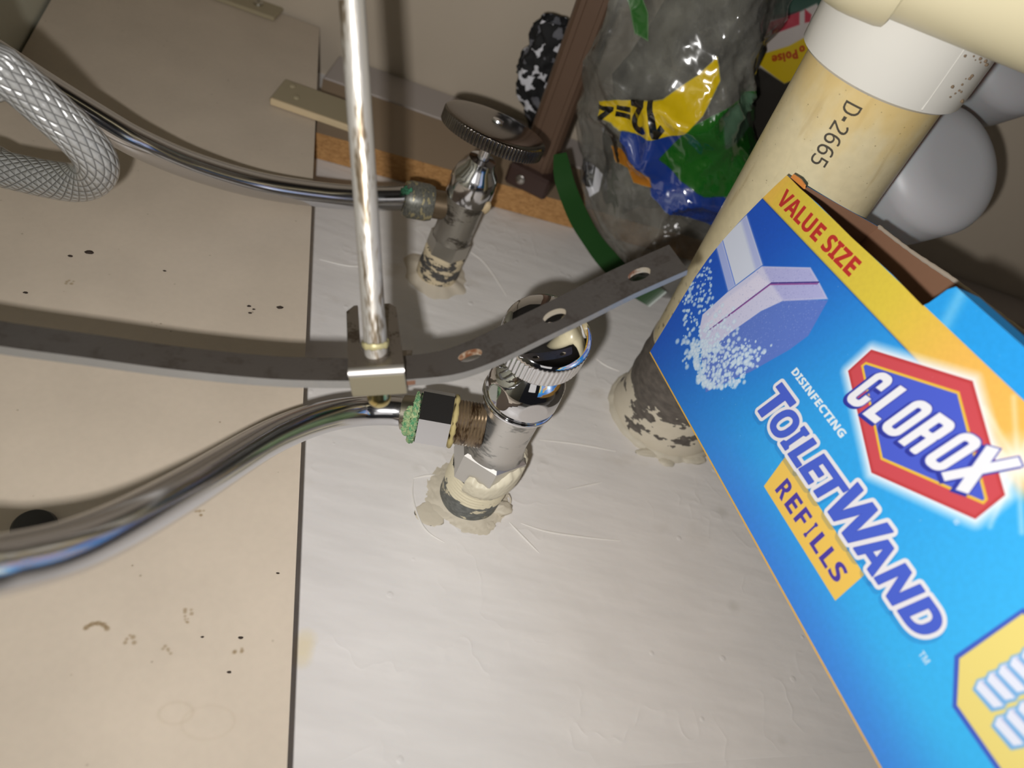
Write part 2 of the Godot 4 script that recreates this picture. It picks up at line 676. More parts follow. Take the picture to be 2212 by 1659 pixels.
func carton_print() -> Image:
	var im := Paint.new(2048, 866)
	var W := 2048
	var paper := noise(31, 0.05, 2)
	for y in 866:
		var b := y / PX - 8.5
		for x in W:
			var a := x / PX - 8.0
			# printed blue: deep at the top left and along the foot, bright towards the right
			var t := clampf((a + 0.35 * b - 8.0) / 95.0, 0, 1)
			var c := Color(0.08, 0.30, 0.76).lerp(Color(0.13, 0.62, 0.92), smoothstep(0.0, 1.0, t))
			c = c.lerp(Color(0.18, 0.70, 0.95), smoothstep(0.6, 1.3, (a - 40.0) / 90.0) * 0.8)
			c = c.lerp(Color(0.20, 0.44, 0.86), smoothstep(57.0, 79.0, b) * 0.75 * smoothstep(10.0, 80.0, a))
			if b > 77.0:
				c = Color(0.87, 0.67, 0.28)
			elif b < 0.0:
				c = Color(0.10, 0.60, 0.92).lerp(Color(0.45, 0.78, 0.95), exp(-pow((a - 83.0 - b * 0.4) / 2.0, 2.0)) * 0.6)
			elif b < 10.4:
				c = Color(0.86, 0.76, 0.22).lerp(Color(0.93, 0.70, 0.30), smoothstep(60.0, 100.0, a)).lerp(Color(0.92, 0.72, 0.27), smoothstep(14.0, -4.0, a))
			elif a > 84.0 and b < 17.0:
				c = c.lerp(Color(0.93, 0.69, 0.30), smoothstep(84.0, 96.0, a) * smoothstep(15.5, 11.5, b))
			var k := 1.0 + 0.02 * paper.get_noise_2d(x, y)
			im.dot(x, y, Color(c.r * k, c.g * k, c.b * k), 1.0)
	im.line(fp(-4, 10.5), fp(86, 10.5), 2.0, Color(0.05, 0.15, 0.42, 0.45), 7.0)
	word(im, "VALUE SIZE", 4.2, 49.0, 3.0, 8.2, 0.0, Color(0.74, 0.16, 0.14), 0.12)
	# the picture: a pad on a stick, fizzing
	im.poly(fpoly([[-3.9, 18.0], [17.9, 24.6], [12.8, 39.0], [-7.0, 32.6]]), Color(0.80, 0.83, 0.90), 0.0, 3.0)
	im.poly(fpoly([[-3.9, 18.0], [17.9, 24.6], [17.0, 27.4], [-4.5, 20.5]]), Color(0.62, 0.66, 0.88, 0.8), 0.0, 14.0)
	im.poly(fpoly([[-7.5, 29.6], [13.8, 36.0], [12.8, 39.2], [-7.5, 32.8]]), Color(0.55, 0.62, 0.90, 0.75), 0.0, 10.0)
	im.line(fp(-7, 29.4), fp(13.5, 35.8), 1.6, Color(0.35, 0.48, 0.88), 2.0)
	im.poly(fpoly([[49.0, 16.8], [52.4, 27.7], [50.5, 34.8], [44.6, 48.8], [35.5, 66.0], [23.2, 60.5], [24.0, 50.0], [30.9, 34.4], [35.3, 26.0]]), Color(0.33, 0.45, 0.80), 0.0, 4.0)
	im.poly(fpoly([[10.0, 51.5], [12.9, 39.4], [18.1, 25.1], [35.1, 14.2], [41.5, 15.2], [48.6, 16.6], [35.3, 27.0], [30.9, 34.4], [26.6, 46.4], [23.4, 60.0], [14.0, 56.0]]), Color(0.78, 0.78, 0.90), 0.0, 4.0)
	im.poly(fpoly([[18.1, 25.1], [35.1, 14.2], [41.5, 15.2], [48.6, 16.6], [35.3, 27.0], [26.5, 26.5]]), Color(0.62, 0.63, 0.86, 0.75), -2.0, 10.0)
	im.poly(fpoly([[13.4, 44.0], [19.0, 27.5], [26.0, 26.5], [18.0, 53.0], [14.0, 54.0]]), Color(0.86, 0.84, 0.92, 0.7), -2.0, 12.0)
	for k in [[0.0, Color(0.22, 0.16, 0.50)], [0.55, Color(0.55, 0.28, 0.58)]]:
		im.line(fp(17.5, 53.0 + k[0]), fp(26.4, 26.2 + k[0]), 2.2, k[1], 2.0)
		im.line(fp(26.4, 26.2 + k[0]), fp(41.6, 15.3 + k[0]), 2.2, k[1], 2.0)
	var grain := noise(33, 0.2, 2)
	for k in 2600:
		var a := rng.randf_range(10.0, 52.0)
		var b := rng.randf_range(14.0, 64.0)
		var v := grain.get_noise_2d(a * 9.0, b * 9.0)
		if Paint.sd(Vector2(a, b), PackedVector2Array([Vector2(12, 50), Vector2(18, 25.5), Vector2(35, 14.5), Vector2(48, 17), Vector2(52, 28), Vector2(44, 49), Vector2(36, 65), Vector2(24, 60)])) < 0.0:
			im.disc(fp(a, b), rng.randf_range(1.0, 2.2), Color(0.9, 0.9, 1.0, 0.14) if v > 0.0 else Color(0.25, 0.3, 0.65, 0.14), 2.0)
	for k in 760:
		var a: float
		var b: float
		if k < 120:
			a = rng.randf_range(-5.0, 12.0)
			b = 45.0 + a * 0.55 + rng.randf_range(-5.0, 12.0)
		elif k < 660:
			a = rng.randf_range(15.0, 44.0)
			b = lerpf(66.5, 40.0, pow(rng.randf(), 1.5)) - absf(a - 30.0) * 0.35 - maxf(0, a - 34.0) * 0.5
			if b < 60.0 - (a - 12.0) * 0.6:
				b += rng.randf_range(4.0, 14.0)
		else:
			a = rng.randf_range(8.0, 46.0)
			b = 60.0 - (a - 8.0) * 0.25 + rng.randf_range(-10.0, 8.0)
		if b > 67.5 or a + b > 106.0:
			continue
		var r := rng.randf_range(2.5, 9.5) * (1.3 if b > 62.0 else 1.0)
		im.disc(fp(a, b), r, Color(0.72, 0.83, 0.93, 0.55), 2.0)
		im.disc(fp(a, b), r * 0.6, Color(0.88, 0.92, 0.95, 0.5), 2.0)
	word(im, "DISINFECTING", 56.9, 84.9, 36.2, 38.5, 0.3, Color(0.86, 0.90, 0.93), 0.08)
	# yellow tab
	im.poly(fpoly([[76.2, 54.5], [117.8, 54.5], [118.0, 65.1], [78.1, 65.6]]), Color(0.93, 0.75, 0.30), 0.0, 1.5)
	for k in 7:
		word(im, "REFILLS".substr(k, 1), [81.8, 87.3, 92.6, 98.2, 101.4, 106.3, 110.6][k], [86.0, 91.1, 96.2, 99.3, 105.1, 109.8, 114.6][k], 57.9 - k * 0.03, 63.2 - k * 0.1, 0.0, Color(0.26, 0.20, 0.62), 0.05)
	# the outlined name
	var nm := [["T", 54.4, 63.2, 42.8, 54.0, 2.5], ["O", 63.0, 71.0, 44.8, 53.9, 2.0], ["I", 71.8, 74.7, 45.0, 53.6, 1.9], ["L", 76.4, 81.7, 44.9, 53.6, 2.2], ["E", 82.6, 88.2, 45.0, 53.4, 2.2], ["T", 88.4, 95.6, 45.0, 53.3, 2.0], ["W", 95.5, 111.6, 42.0, 53.2, 2.6], ["A", 110.8, 119.3, 44.4, 52.9, 1.2], ["N", 120.1, 127.8, 44.3, 52.7, 2.1], ["D", 129.7, 137.0, 44.3, 52.4, 1.9]]
	for pass_ in 4:
		for k in nm:
			var c: Color = [Color(0.08, 0.30, 0.62, 0.22), Color(0.88, 0.87, 0.89), Color(0.19, 0.27, 0.70), Color(0.24, 0.34, 0.80)][pass_]
			var off := 0.9 if pass_ == 0 else 0.0
			word(im, k[0], k[1] + off * 0.3, k[2] + off * 0.3, k[3] + off, k[4] + off, k[5], c, [1.7, 1.35, 0.28, 0.16][pass_])
	word(im, "TM", 139.9, 142.6, 52.6, 54.2, 0.0, Color(0.75, 0.85, 0.93))
	# the badge, with the burst behind its right end
	var hexa := fpoly([[71.4, 25.4], [72.1, 17.0], [99.3, 4.6], [124.7, 16.5], [124.6, 24.8], [98.7, 37.4]])
	im.poly(hexa, Color(0.92, 0.94, 0.97, 0.9), 16.0, 26.0)
	for k in 14:
		var d := Vector2.from_angle(k * TAU / 14.0 + 0.2)
		im.line(fp(121.0, 10.0), fp(121.0 + d.x * 15.0, 10.0 + d.y * 15.0), 3.0, Color(1, 0.97, 0.9, 0.55), 14.0)
	im.disc(fp(121.0, 10.5), 40.0, Color(0.97, 0.96, 0.96, 0.9), 80.0)
	im.poly(hexa, Color(0.74, 0.20, 0.22), 0.0, 2.0)
	im.poly(hexa, Color(0.80, 0.26, 0.29), -7.0, 6.0)
	var inner := fpoly([[73.3, 21.8], [73.6, 20.2], [99.0, 8.4], [123.0, 19.9], [123.2, 21.3], [97.8, 33.4]])
	im.poly(inner, Color(0.91, 0.73, 0.20), 0.0, 1.6)
	im.poly(inner, Color(0.25, 0.33, 0.80), -6.5, 1.6)
	for pass_ in 3:
		for y in range(int(fp(0, 4).y), int(fp(0, 36).y)):
			for x in range(int(fp(70, 0).x), int(fp(126, 0).x)):
				var a := x / PX - 8.0
				var b := y / PX - 8.5
				if pass_ == 0:
					a += 0.35
					b -= 0.75
				# into the slanted frame of the lettering
				var lx := (a - 76.7 + (b - 31.2) * 0.163) / 0.965
				var ly := 31.2 - b - lx * 0.2
				var best := 9.0
				for k in 6:
					var at: float = [0.0, 7.6, 13.9, 20.7, 28.6, 34.3][k]
					if lx > at - 2.5 and lx < at + 10.5:
						best = minf(best, logo_letter("CLOROX".substr(k, 1), lx - at, ly - [0.3, 0, 0, 0, 0, 0.2][k]))
				im.dot(x, y, [Color(0.14, 0.18, 0.60), Color(0.22, 0.26, 0.68), Color(0.90, 0.90, 0.92)][pass_], clampf(([0.45, 0.32, 0.0][pass_] - best) * PX + 0.5, 0, 1))
	im.disc(fp(122.4, 28.4), 7.5, Color(0.6, 0.80, 0.94), 1.5)
	im.disc(fp(122.4, 28.4), 5.8, Color(0.16, 0.62, 0.93), 1.5)
	word(im, "R", 121.9, 122.9, 27.9, 28.95, 0.0, Color(0.7, 0.85, 0.95))
	# the inset with the stacked pads, at the near end
	im.poly(fpoly([[200.0, 10.0], [176.0, 14.0], [144.9, 29.0], [144.6, 47.3], [152.5, 54.3], [200.0, 53.0]]), Color(0.20, 0.33, 0.76), 0.0, 3.0)
	im.poly(fpoly([[199.0, 11.5], [176.0, 15.5], [145.7, 29.8], [145.6, 46.7], [152.7, 53.2], [199.0, 52.0]]), Color(0.90, 0.82, 0.44), 0.0, 3.0)
	for r in 2:
		for k in 7:
			var a := 151.0 + r * 7.0 + (0.4 if r else 0.0)
			var b := 46.2 - k * 3.0 + (1.2 if r else 0.0)
			im.poly(fpoly([[a, b], [a + 0.6, b - 2.4], [a + 6.0, b - 3.6], [a + 7.0, b - 1.2], [a + 6.2, b + 1.4], [a + 1.0, b + 2.0]]), Color(0.42, 0.66, 0.88), 1.0, 4.0)
			im.poly(fpoly([[a + 0.3, b - 0.1], [a + 0.8, b - 2.0], [a + 5.8, b - 3.1], [a + 6.5, b - 1.2], [a + 5.9, b + 0.5], [a + 1.1, b + 1.3]]), Color(0.86, 0.88, 0.94), 0.0, 3.0)
			im.line(fp(a + 0.7, b - 0.6), fp(a + 6.3, b - 1.6), 1.2, Color(0.72, 0.70, 0.86), 2.0)
	for k in 90:
		im.disc(Vector2(rng.randf() * 2048, rng.randf() * 866), rng.randf_range(0.5, 1.1), Color(0.95, 0.97, 1.0, 0.5), 1.0)
	# the ink is a little greyed
	for k in range(0, im.d.size(), 4):
		var m := (im.d[k] + im.d[k + 1] + im.d[k + 2]) / 3.0
		for e in 3:
			im.d[k + e] = int(clampf((im.d[k + e] * 0.93 + m * 0.07) * 0.90 + 9.0, 0, 255))
	return im.image()


func pipe_print() -> Image:
	# yellowed plastic with faint streaks, old glue under the nut, and the stamped standard number; u round, v up 0.05..0.18 m
	var im := Paint.new(1024, 1024)
	var n := noise(41, 0.006, 4)
	var f := noise(42, 0.03, 3)
	for y in 1024:
		for x in 1024:
			var streak := n.get_noise_2d(x * 3.0, y * 0.5)
			var k := 1.0 + 0.03 * f.get_noise_2d(x, y)
			var c := Color(0.785 * k, 0.735 * k, 0.595 * k).lerp(Color(0.62, 0.53, 0.36), smoothstep(0.25, 0.8, streak) * 0.4)
			var glue := smoothstep(0.80, 1.0, float(y) / 1024 + 0.10 * n.get_noise_2d(x * 2.0, y))
			c = c.lerp(Color(0.78, 0.66, 0.40), glue * 0.6)
			var mould := smoothstep(0.32, 0.62, f.get_noise_2d(x * 0.7, y * 0.7)) * smoothstep(0.42, 0.05, float(y) / 1024)
			im.dot(x, y, c.lerp(Color(0.34, 0.31, 0.25), mould * 0.75), 1.0)
	var row := func(h: float) -> float: return (h - 0.045) / 0.138 * 1024.0
	var ink := Color(0.17, 0.16, 0.15, 0.85)
	for k in 6:
		var h0: float = [0.1757, 0.1712, 0.1688, 0.1648, 0.1607, 0.1567][k]
		var h1: float = [0.1722, 0.1697, 0.1656, 0.1616, 0.1574, 0.1536][k]
		var ua := 0.511
		var ub := 0.474
		if k == 1:
			ua = 0.494
			ub = 0.487
		write(im, "D-2665".substr(k, 1), Vector2(ua * 1024, row.call(h0)), Vector2(ua * 1024, row.call(h1)), Vector2(ub * 1024, row.call(h1)), Vector2(ub * 1024, row.call(h0)), ink, 0.0, "Droid Sans", false)
	for k in 260:
		im.disc(Vector2(300 + rng.randf() * 400, rng.randf() * 1024), rng.randf_range(0.5, 1.6), Color(0.25, 0.2, 0.13, rng.randf_range(0.1, 0.5)), 1.0)
	return im.image()


# ---------------------------------------------------------------- the scene
func _ready() -> void:
	rng.seed = 20
	# camera
	var cam := Camera3D.new()
	cam.name = "camera"
	cam.transform = Transform3D(cam_basis, EYE)
	cam.fov = 52.03
	cam.near = 0.01
	cam.far = 10.0
	var look := CameraAttributesPhysical.new()
	look.frustum_focal_length = 24.6
	look.exposure_aperture = 24.6 / 2.3
	look.frustum_focus_distance = 0.27
	cam.attributes = look
	add_child(cam)
	cam.fov = 52.03
	# air and light
	var env := Environment.new()
	env.background_mode = Environment.BG_COLOR
	env.background_color = Color(0.10, 0.10, 0.11)
	env.tonemap_mode = Environment.TONE_MAPPER_LINEAR
	env.tonemap_exposure = 1.0
	env.sdfgi_enabled = true
	env.ssao_enabled = true
	env.ssil_enabled = true
	var world := WorldEnvironment.new()
	world.name = "world"
	world.environment = env
	add_child(world)
	var flash := AreaLight3D.new()
	flash.name = "phone_flash"
	flash.area_size = Vector2(0.005, 0.005)
	flash.light_color = Color(1.0, 0.99, 0.98)
	flash.light_energy = 0.094
	flash.shadow_enabled = true
	add_child(flash)
	flash.transform = Transform3D(cam_basis, EYE + cam_basis * Vector3(-0.0135, -0.0115, 0.0))
	flash.transform.basis = cam_basis * Basis.from_euler(Vector3(deg_to_rad(30.0), deg_to_rad(-8.0), 0))
	var lamp := AreaLight3D.new()
	lamp.name = "room_lamp"
	lamp.area_size = Vector2(0.5, 0.5)
	lamp.light_color = Color(1.0, 0.98, 0.96)
	lamp.light_energy = 0.055
	lamp.shadow_enabled = true
	add_child(lamp)
	lamp.look_at_from_position(Vector3(0.1, 0.75, 1.1), Vector3(0.1, 0.0, -0.2))

	build_room()
	build_panels()
	build_carton()
	build_drain()
	build_front_valve()
	build_back_valve()
	build_tubes()
	build_strap()
	build_hose()
	build_post()
	build_bag()
	build_pack()
	build_bottles()
	build_small()


func build_room() -> void:
	var beige := mat(Color(0.72, 0.67, 0.60), 0.5)
	var white := StandardMaterial3D.new()
	var fl := floor_paint()
	white.albedo_texture = tex(fl[0])
	white.roughness = 0.42
	white.metallic_specular = 0.45
	bumped(white, tex(fl[1]), 0.06)
	var g := G.new()
	var x0 := -0.14
	var x1 := 0.60
	var z0 := -0.56
	var z1 := 0.30
	g.quad(Vector3(x0, 0, z0), Vector3(x1, 0, z0), Vector3(x1, 0, z1), Vector3(x0, 0, z1), floor_uv(Vector3(x0, 0, z0)), floor_uv(Vector3(x1, 0, z0)), floor_uv(Vector3(x1, 0, z1)), floor_uv(Vector3(x0, 0, z1)), Vector3.UP)
	g.quad(Vector3(x0, -0.02, z0), Vector3(x1, -0.02, z0), Vector3(x1, -0.02, z1), Vector3(x0, -0.02, z1), Vector2.ZERO, Vector2.ZERO, Vector2.ZERO, Vector2.ZERO, Vector3.DOWN)
	g.quad(Vector3(x0, -0.02, z1), Vector3(x1, -0.02, z1), Vector3(x1, 0, z1), Vector3(x0, 0, z1), Vector2.ZERO, Vector2.ZERO, Vector2.ZERO, Vector2.ZERO, Vector3.BACK)
	var fl_node := struct("floor", g.mesh(), white)
	# ridges of thick paint and filler
	var paint := mat(Color(0.89, 0.875, 0.85), 0.45)
	var k := 0
	for line in [
		[Vector3(0.0631, 0, -0.1819), Vector3(0.0624, 0, -0.173), Vector3(0.0643, 0, -0.1635), Vector3(0.0675, 0, -0.1575), Vector3(0.0736, 0, -0.1533)],
		[Vector3(0.0631, 0, -0.1823), Vector3(0.0693, 0, -0.1841), Vector3(0.0761, 0, -0.1844)],
		[Vector3(0.1061, 0, -0.1634), Vector3(0.1165, 0, -0.16), Vector3(0.1324, 0, -0.158), Vector3(0.1488, 0, -0.1569)],
		[Vector3(0.1012, 0, -0.1636), Vector3(0.1061, 0, -0.157), Vector3(0.1118, 0, -0.1499)],
		[Vector3(0.1297, 0, -0.181), Vector3(0.14, 0, -0.184), Vector3(0.1471, 0, -0.186)],
		[Vector3(0.1014, 0, -0.3349), Vector3(0.1106, 0, -0.3245), Vector3(0.1192, 0, -0.3011)],
		[Vector3(0.1615, 0, -0.2624), Vector3(0.1662, 0, -0.2582), Vector3(0.1728, 0, -0.2553)],
		[Vector3(0.1214, 0, -0.2071), Vector3(0.1403, 0, -0.2062), Vector3(0.1581, 0, -0.2038)],
		[Vector3(0.0232, 0, -0.3098), Vector3(0.039, 0, -0.308), Vector3(0.0553, 0, -0.3133)],
		[Vector3(0.1048, 0, -0.2558), Vector3(0.1148, 0, -0.2603), Vector3(0.1296, 0, -0.2632)]]:
		var gg := G.new()
		tube(gg, smooth(line, 8), func(t: float) -> float: return 0.00045 * (0.35 + 0.65 * sin(t * PI)), 8)
		put("paint_ridge", gg.mesh(), paint, fl_node)
		k += 1
	# wall behind, on the left and right, and the underside above
	var bx := Vector3(0.96, 0, 0.281).normalized()
	var bz := Vector3(-0.281, 0, 0.96).normalized()
	var c := Vector3(0.046, 0, -0.4865)
	g = G.new()
	box(g, Transform3D(Basis(bx, Vector3.UP, bz), c + bx * 0.21 - bz * 0.009 + Vector3(0, 0.24, 0)), Vector3(0.80, 0.50, 0.018))
	struct("wall_back", g.mesh(), bumped(beige, ntex(21, 0.05), 0.004, 6.0))
	g = G.new()
	box(g, Transform3D(Basis(), Vector3(-0.132, 0.24, -0.12)), Vector3(0.016, 0.50, 0.84))
	struct("wall_left", g.mesh(), mat(Color(0.74, 0.74, 0.67), 0.55))
	g = G.new()
	box(g, Transform3D(Basis(), Vector3(0.592, 0.24, -0.12)), Vector3(0.016, 0.50, 0.84))
	struct("wall_right", g.mesh(), beige)
	g = G.new()
	box(g, Transform3D(Basis(), Vector3(0.23, 0.499, -0.12)), Vector3(0.74, 0.018, 0.84))
	struct("ceiling", g.mesh(), mat(Color(0.20, 0.19, 0.18), 0.7))


func build_panels() -> void:
	# raised beige base panel on the left
	var lam := StandardMaterial3D.new()
	lam.albedo_texture = tex(panel_paint())
	lam.roughness = 0.42
	lam.metallic_specular = 0.45
	bumped(lam, ntex(22, 0.06), 0.0015)
	var o := thing("base_panel", "wide beige laminate base panel with specks and faded stains, left of the white painted floor", "panel", Vector3(-0.04, 0, -0.2))
	var g := G.new()
	var edge := 0.0165
	var P := [Vector3(-0.122, 0.03, -0.537), Vector3(0.0156, 0.03, -0.492), Vector3(edge + 0.001, 0.03, 0.12), Vector3(-0.122, 0.03, 0.12)]
	g.quad(P[0], P[1], P[2], P[3], panel_uv(P[0]), panel_uv(P[1]), panel_uv(P[2]), panel_uv(P[3]), Vector3.UP)
	var Q := []
	for p: Vector3 in P:
		Q.append(Vector3(p.x, 0.0005, p.z))
	put("surface", g.mesh(), lam, o)
	g = G.new()
	for k in 4:
		var a: Vector3 = P[k]
		var b: Vector3 = P[(k + 1) % 4]
		var c2: Vector3 = Q[(k + 1) % 4]
		var d: Vector3 = Q[k]
		g.quad(a, b, c2, d, Vector2.ZERO, Vector2.ZERO, Vector2.ZERO, Vector2.ZERO, (a + b) * 0.5 - Vector3(-0.05, 0.03, -0.2))
	g.quad(Q[0], Q[1], Q[2], Q[3], Vector2.ZERO, Vector2.ZERO, Vector2.ZERO, Vector2.ZERO, Vector3.DOWN)
	put("core", g.mesh(), mat(Color(0.62, 0.56, 0.50), 0.8), o)
	# chipboard base along the back, its raw edge to the front
	var a1 := Vector3(0.0213, 0, -0.3959)
	var b1 := Vector3(0.1683, 0, -0.3711)
	var dir := (b1 - a1).normalized()
	var back := Vector3(dir.z, 0, -dir.x)
	var l := a1 - dir * 0.004 + Vector3(0, 0.0003, 0)
	var r := a1 + dir * 0.50 + Vector3(0, 0.0003, 0)
	var up := Vector3(0, 0.016, 0)
	o = thing("chipboard_panel", "brown laminated chipboard panel with a raw tan front edge, behind the back valve", "panel", a1)
	var sx := Vector3(0.96, 0, 0.281).normalized()
	var m0 := Vector3(0.0454, 0, -0.4496) - sx * 0.0265
	var m1 := m0 + sx * 0.52
	var gl := G.new()
	gl.quad(l + up, r + up, Vector3(m1.x, l.y + 0.016, m1.z), Vector3(m0.x, l.y + 0.016, m0.z), Vector2.ZERO, Vector2.ZERO, Vector2.ZERO, Vector2.ZERO, Vector3.UP)
	put("laminate", gl.mesh(), mat(Color(0.60, 0.52, 0.43), 0.45), o)
	g = G.new()
	g.quad(l, r, r + up, l + up, Vector2(0, 1), Vector2(8, 1), Vector2(8, 0), Vector2(0, 0), -back)
	g.quad(l, l + up, m0 + Vector3(0, 0.016, 0), m0, Vector2(0, 1), Vector2(0, 0), Vector2(1, 0), Vector2(1, 1), Vector3.LEFT)
	g.quad(m0, m1, m1 + up, m0 + up, Vector2(0, 1), Vector2(8, 1), Vector2(8, 0), Vector2(0, 0), back)
	g.quad(r, m1, m1 + up, r + up, Vector2(0, 1), Vector2(1, 1), Vector2(1, 0), Vector2(0, 0), Vector3.RIGHT)
	var chip := StandardMaterial3D.new()
	var bt := tex(board_paint())
	chip.albedo_texture = bt
	chip.roughness = 0.9
	bumped(chip, bt, 0.05)
	put("raw_edge", g.mesh(), chip, o, "raw tan chipboard edge")
	# the pale strip along the wall
	g = G.new()
	var bz := Vector3(-0.281, 0, 0.96).normalized()
	box(g, Transform3D(Basis(sx, Vector3.UP, bz), m0 + sx * 0.255 - bz * 0.0172 + Vector3(0, 0.0085, 0)), Vector3(0.51, 0.0165, 0.0335), 0.0008)
	struct("trim_1", g.mesh(), mat(Color(0.70, 0.665, 0.645), 0.6))
	# brackets that hold the base panel
	var steel := mat(Color(0.62, 0.575, 0.47), 0.45)
	o = thing("corner_bracket", "tan painted corner bracket with a bent lip, overlapping the base panel's right edge", "bracket", Vector3(0.0102, 0.03, -0.4043))
	var fr := Transform3D(Basis(sx, Vector3.UP, bz), Vector3(0.0088, 0.0335, -0.4009))
	g = G.new()
	box(g, Transform3D(fr.basis, fr.origin + sx * 0.008 - Vector3(0, 0.0015, 0)), Vector3(0.044, 0.0022, 0.024), 0.0005)
	put("plate", g.mesh(), steel, o)
	g = G.new()
	box(g, Transform3D(fr.basis, fr.origin + sx * 0.010 + bz * 0.0130 - Vector3(0, 0.0012, 0)), Vector3(0.046, 0.0036, 0.0022), 0.0005)
	put("lip", g.mesh(), mat(Color(0.80, 0.72, 0.58), 0.4), o)
	for q in [Vector3(0.0029, 0.0334, -0.4099), Vector3(0.0053, 0.0334, -0.3988)]:
		g = G.new()
		lathe(g, [Vector2(0.0019, 0.0), Vector2(0.0017, 0.0012), Vector2(0.0, 0.0016)], q - Vector3(0, 0.0006, 0), Vector3.UP, 16)
		put("rivet", g.mesh(), steel, o)
	o = thing("fixing_plate", "flat tan fixing plate with one bright screw, at the top of the base panel", "plate", Vector3(-0.0231, 0.03, -0.5028))
	g = G.new()
	var fr2 := Transform3D(Basis(sx, Vector3.UP, bz), Vector3(-0.0317, 0.0325, -0.5078))
	box(g, Transform3D(fr2.basis, fr2.origin - Vector3(0, 0.0012, 0)), Vector3(0.052, 0.0024, 0.03), 0.0005)
	put("plate", g.mesh(), steel, o)
	g = G.new()
	lathe(g, [Vector2(0.0030, 0.0), Vector2(0.0028, 0.0012), Vector2(0.0012, 0.0020), Vector2(0.0007, 0.0014), Vector2(0, 0.0014)], Vector3(-0.0209, 0.0325, -0.4997) - Vector3(0, 0.0003, 0), Vector3.UP, 20)
	put("screw", g.mesh(), mat(Color(0.75, 0.74, 0.7), 0.25, 1.0), o, "bright round screw head")


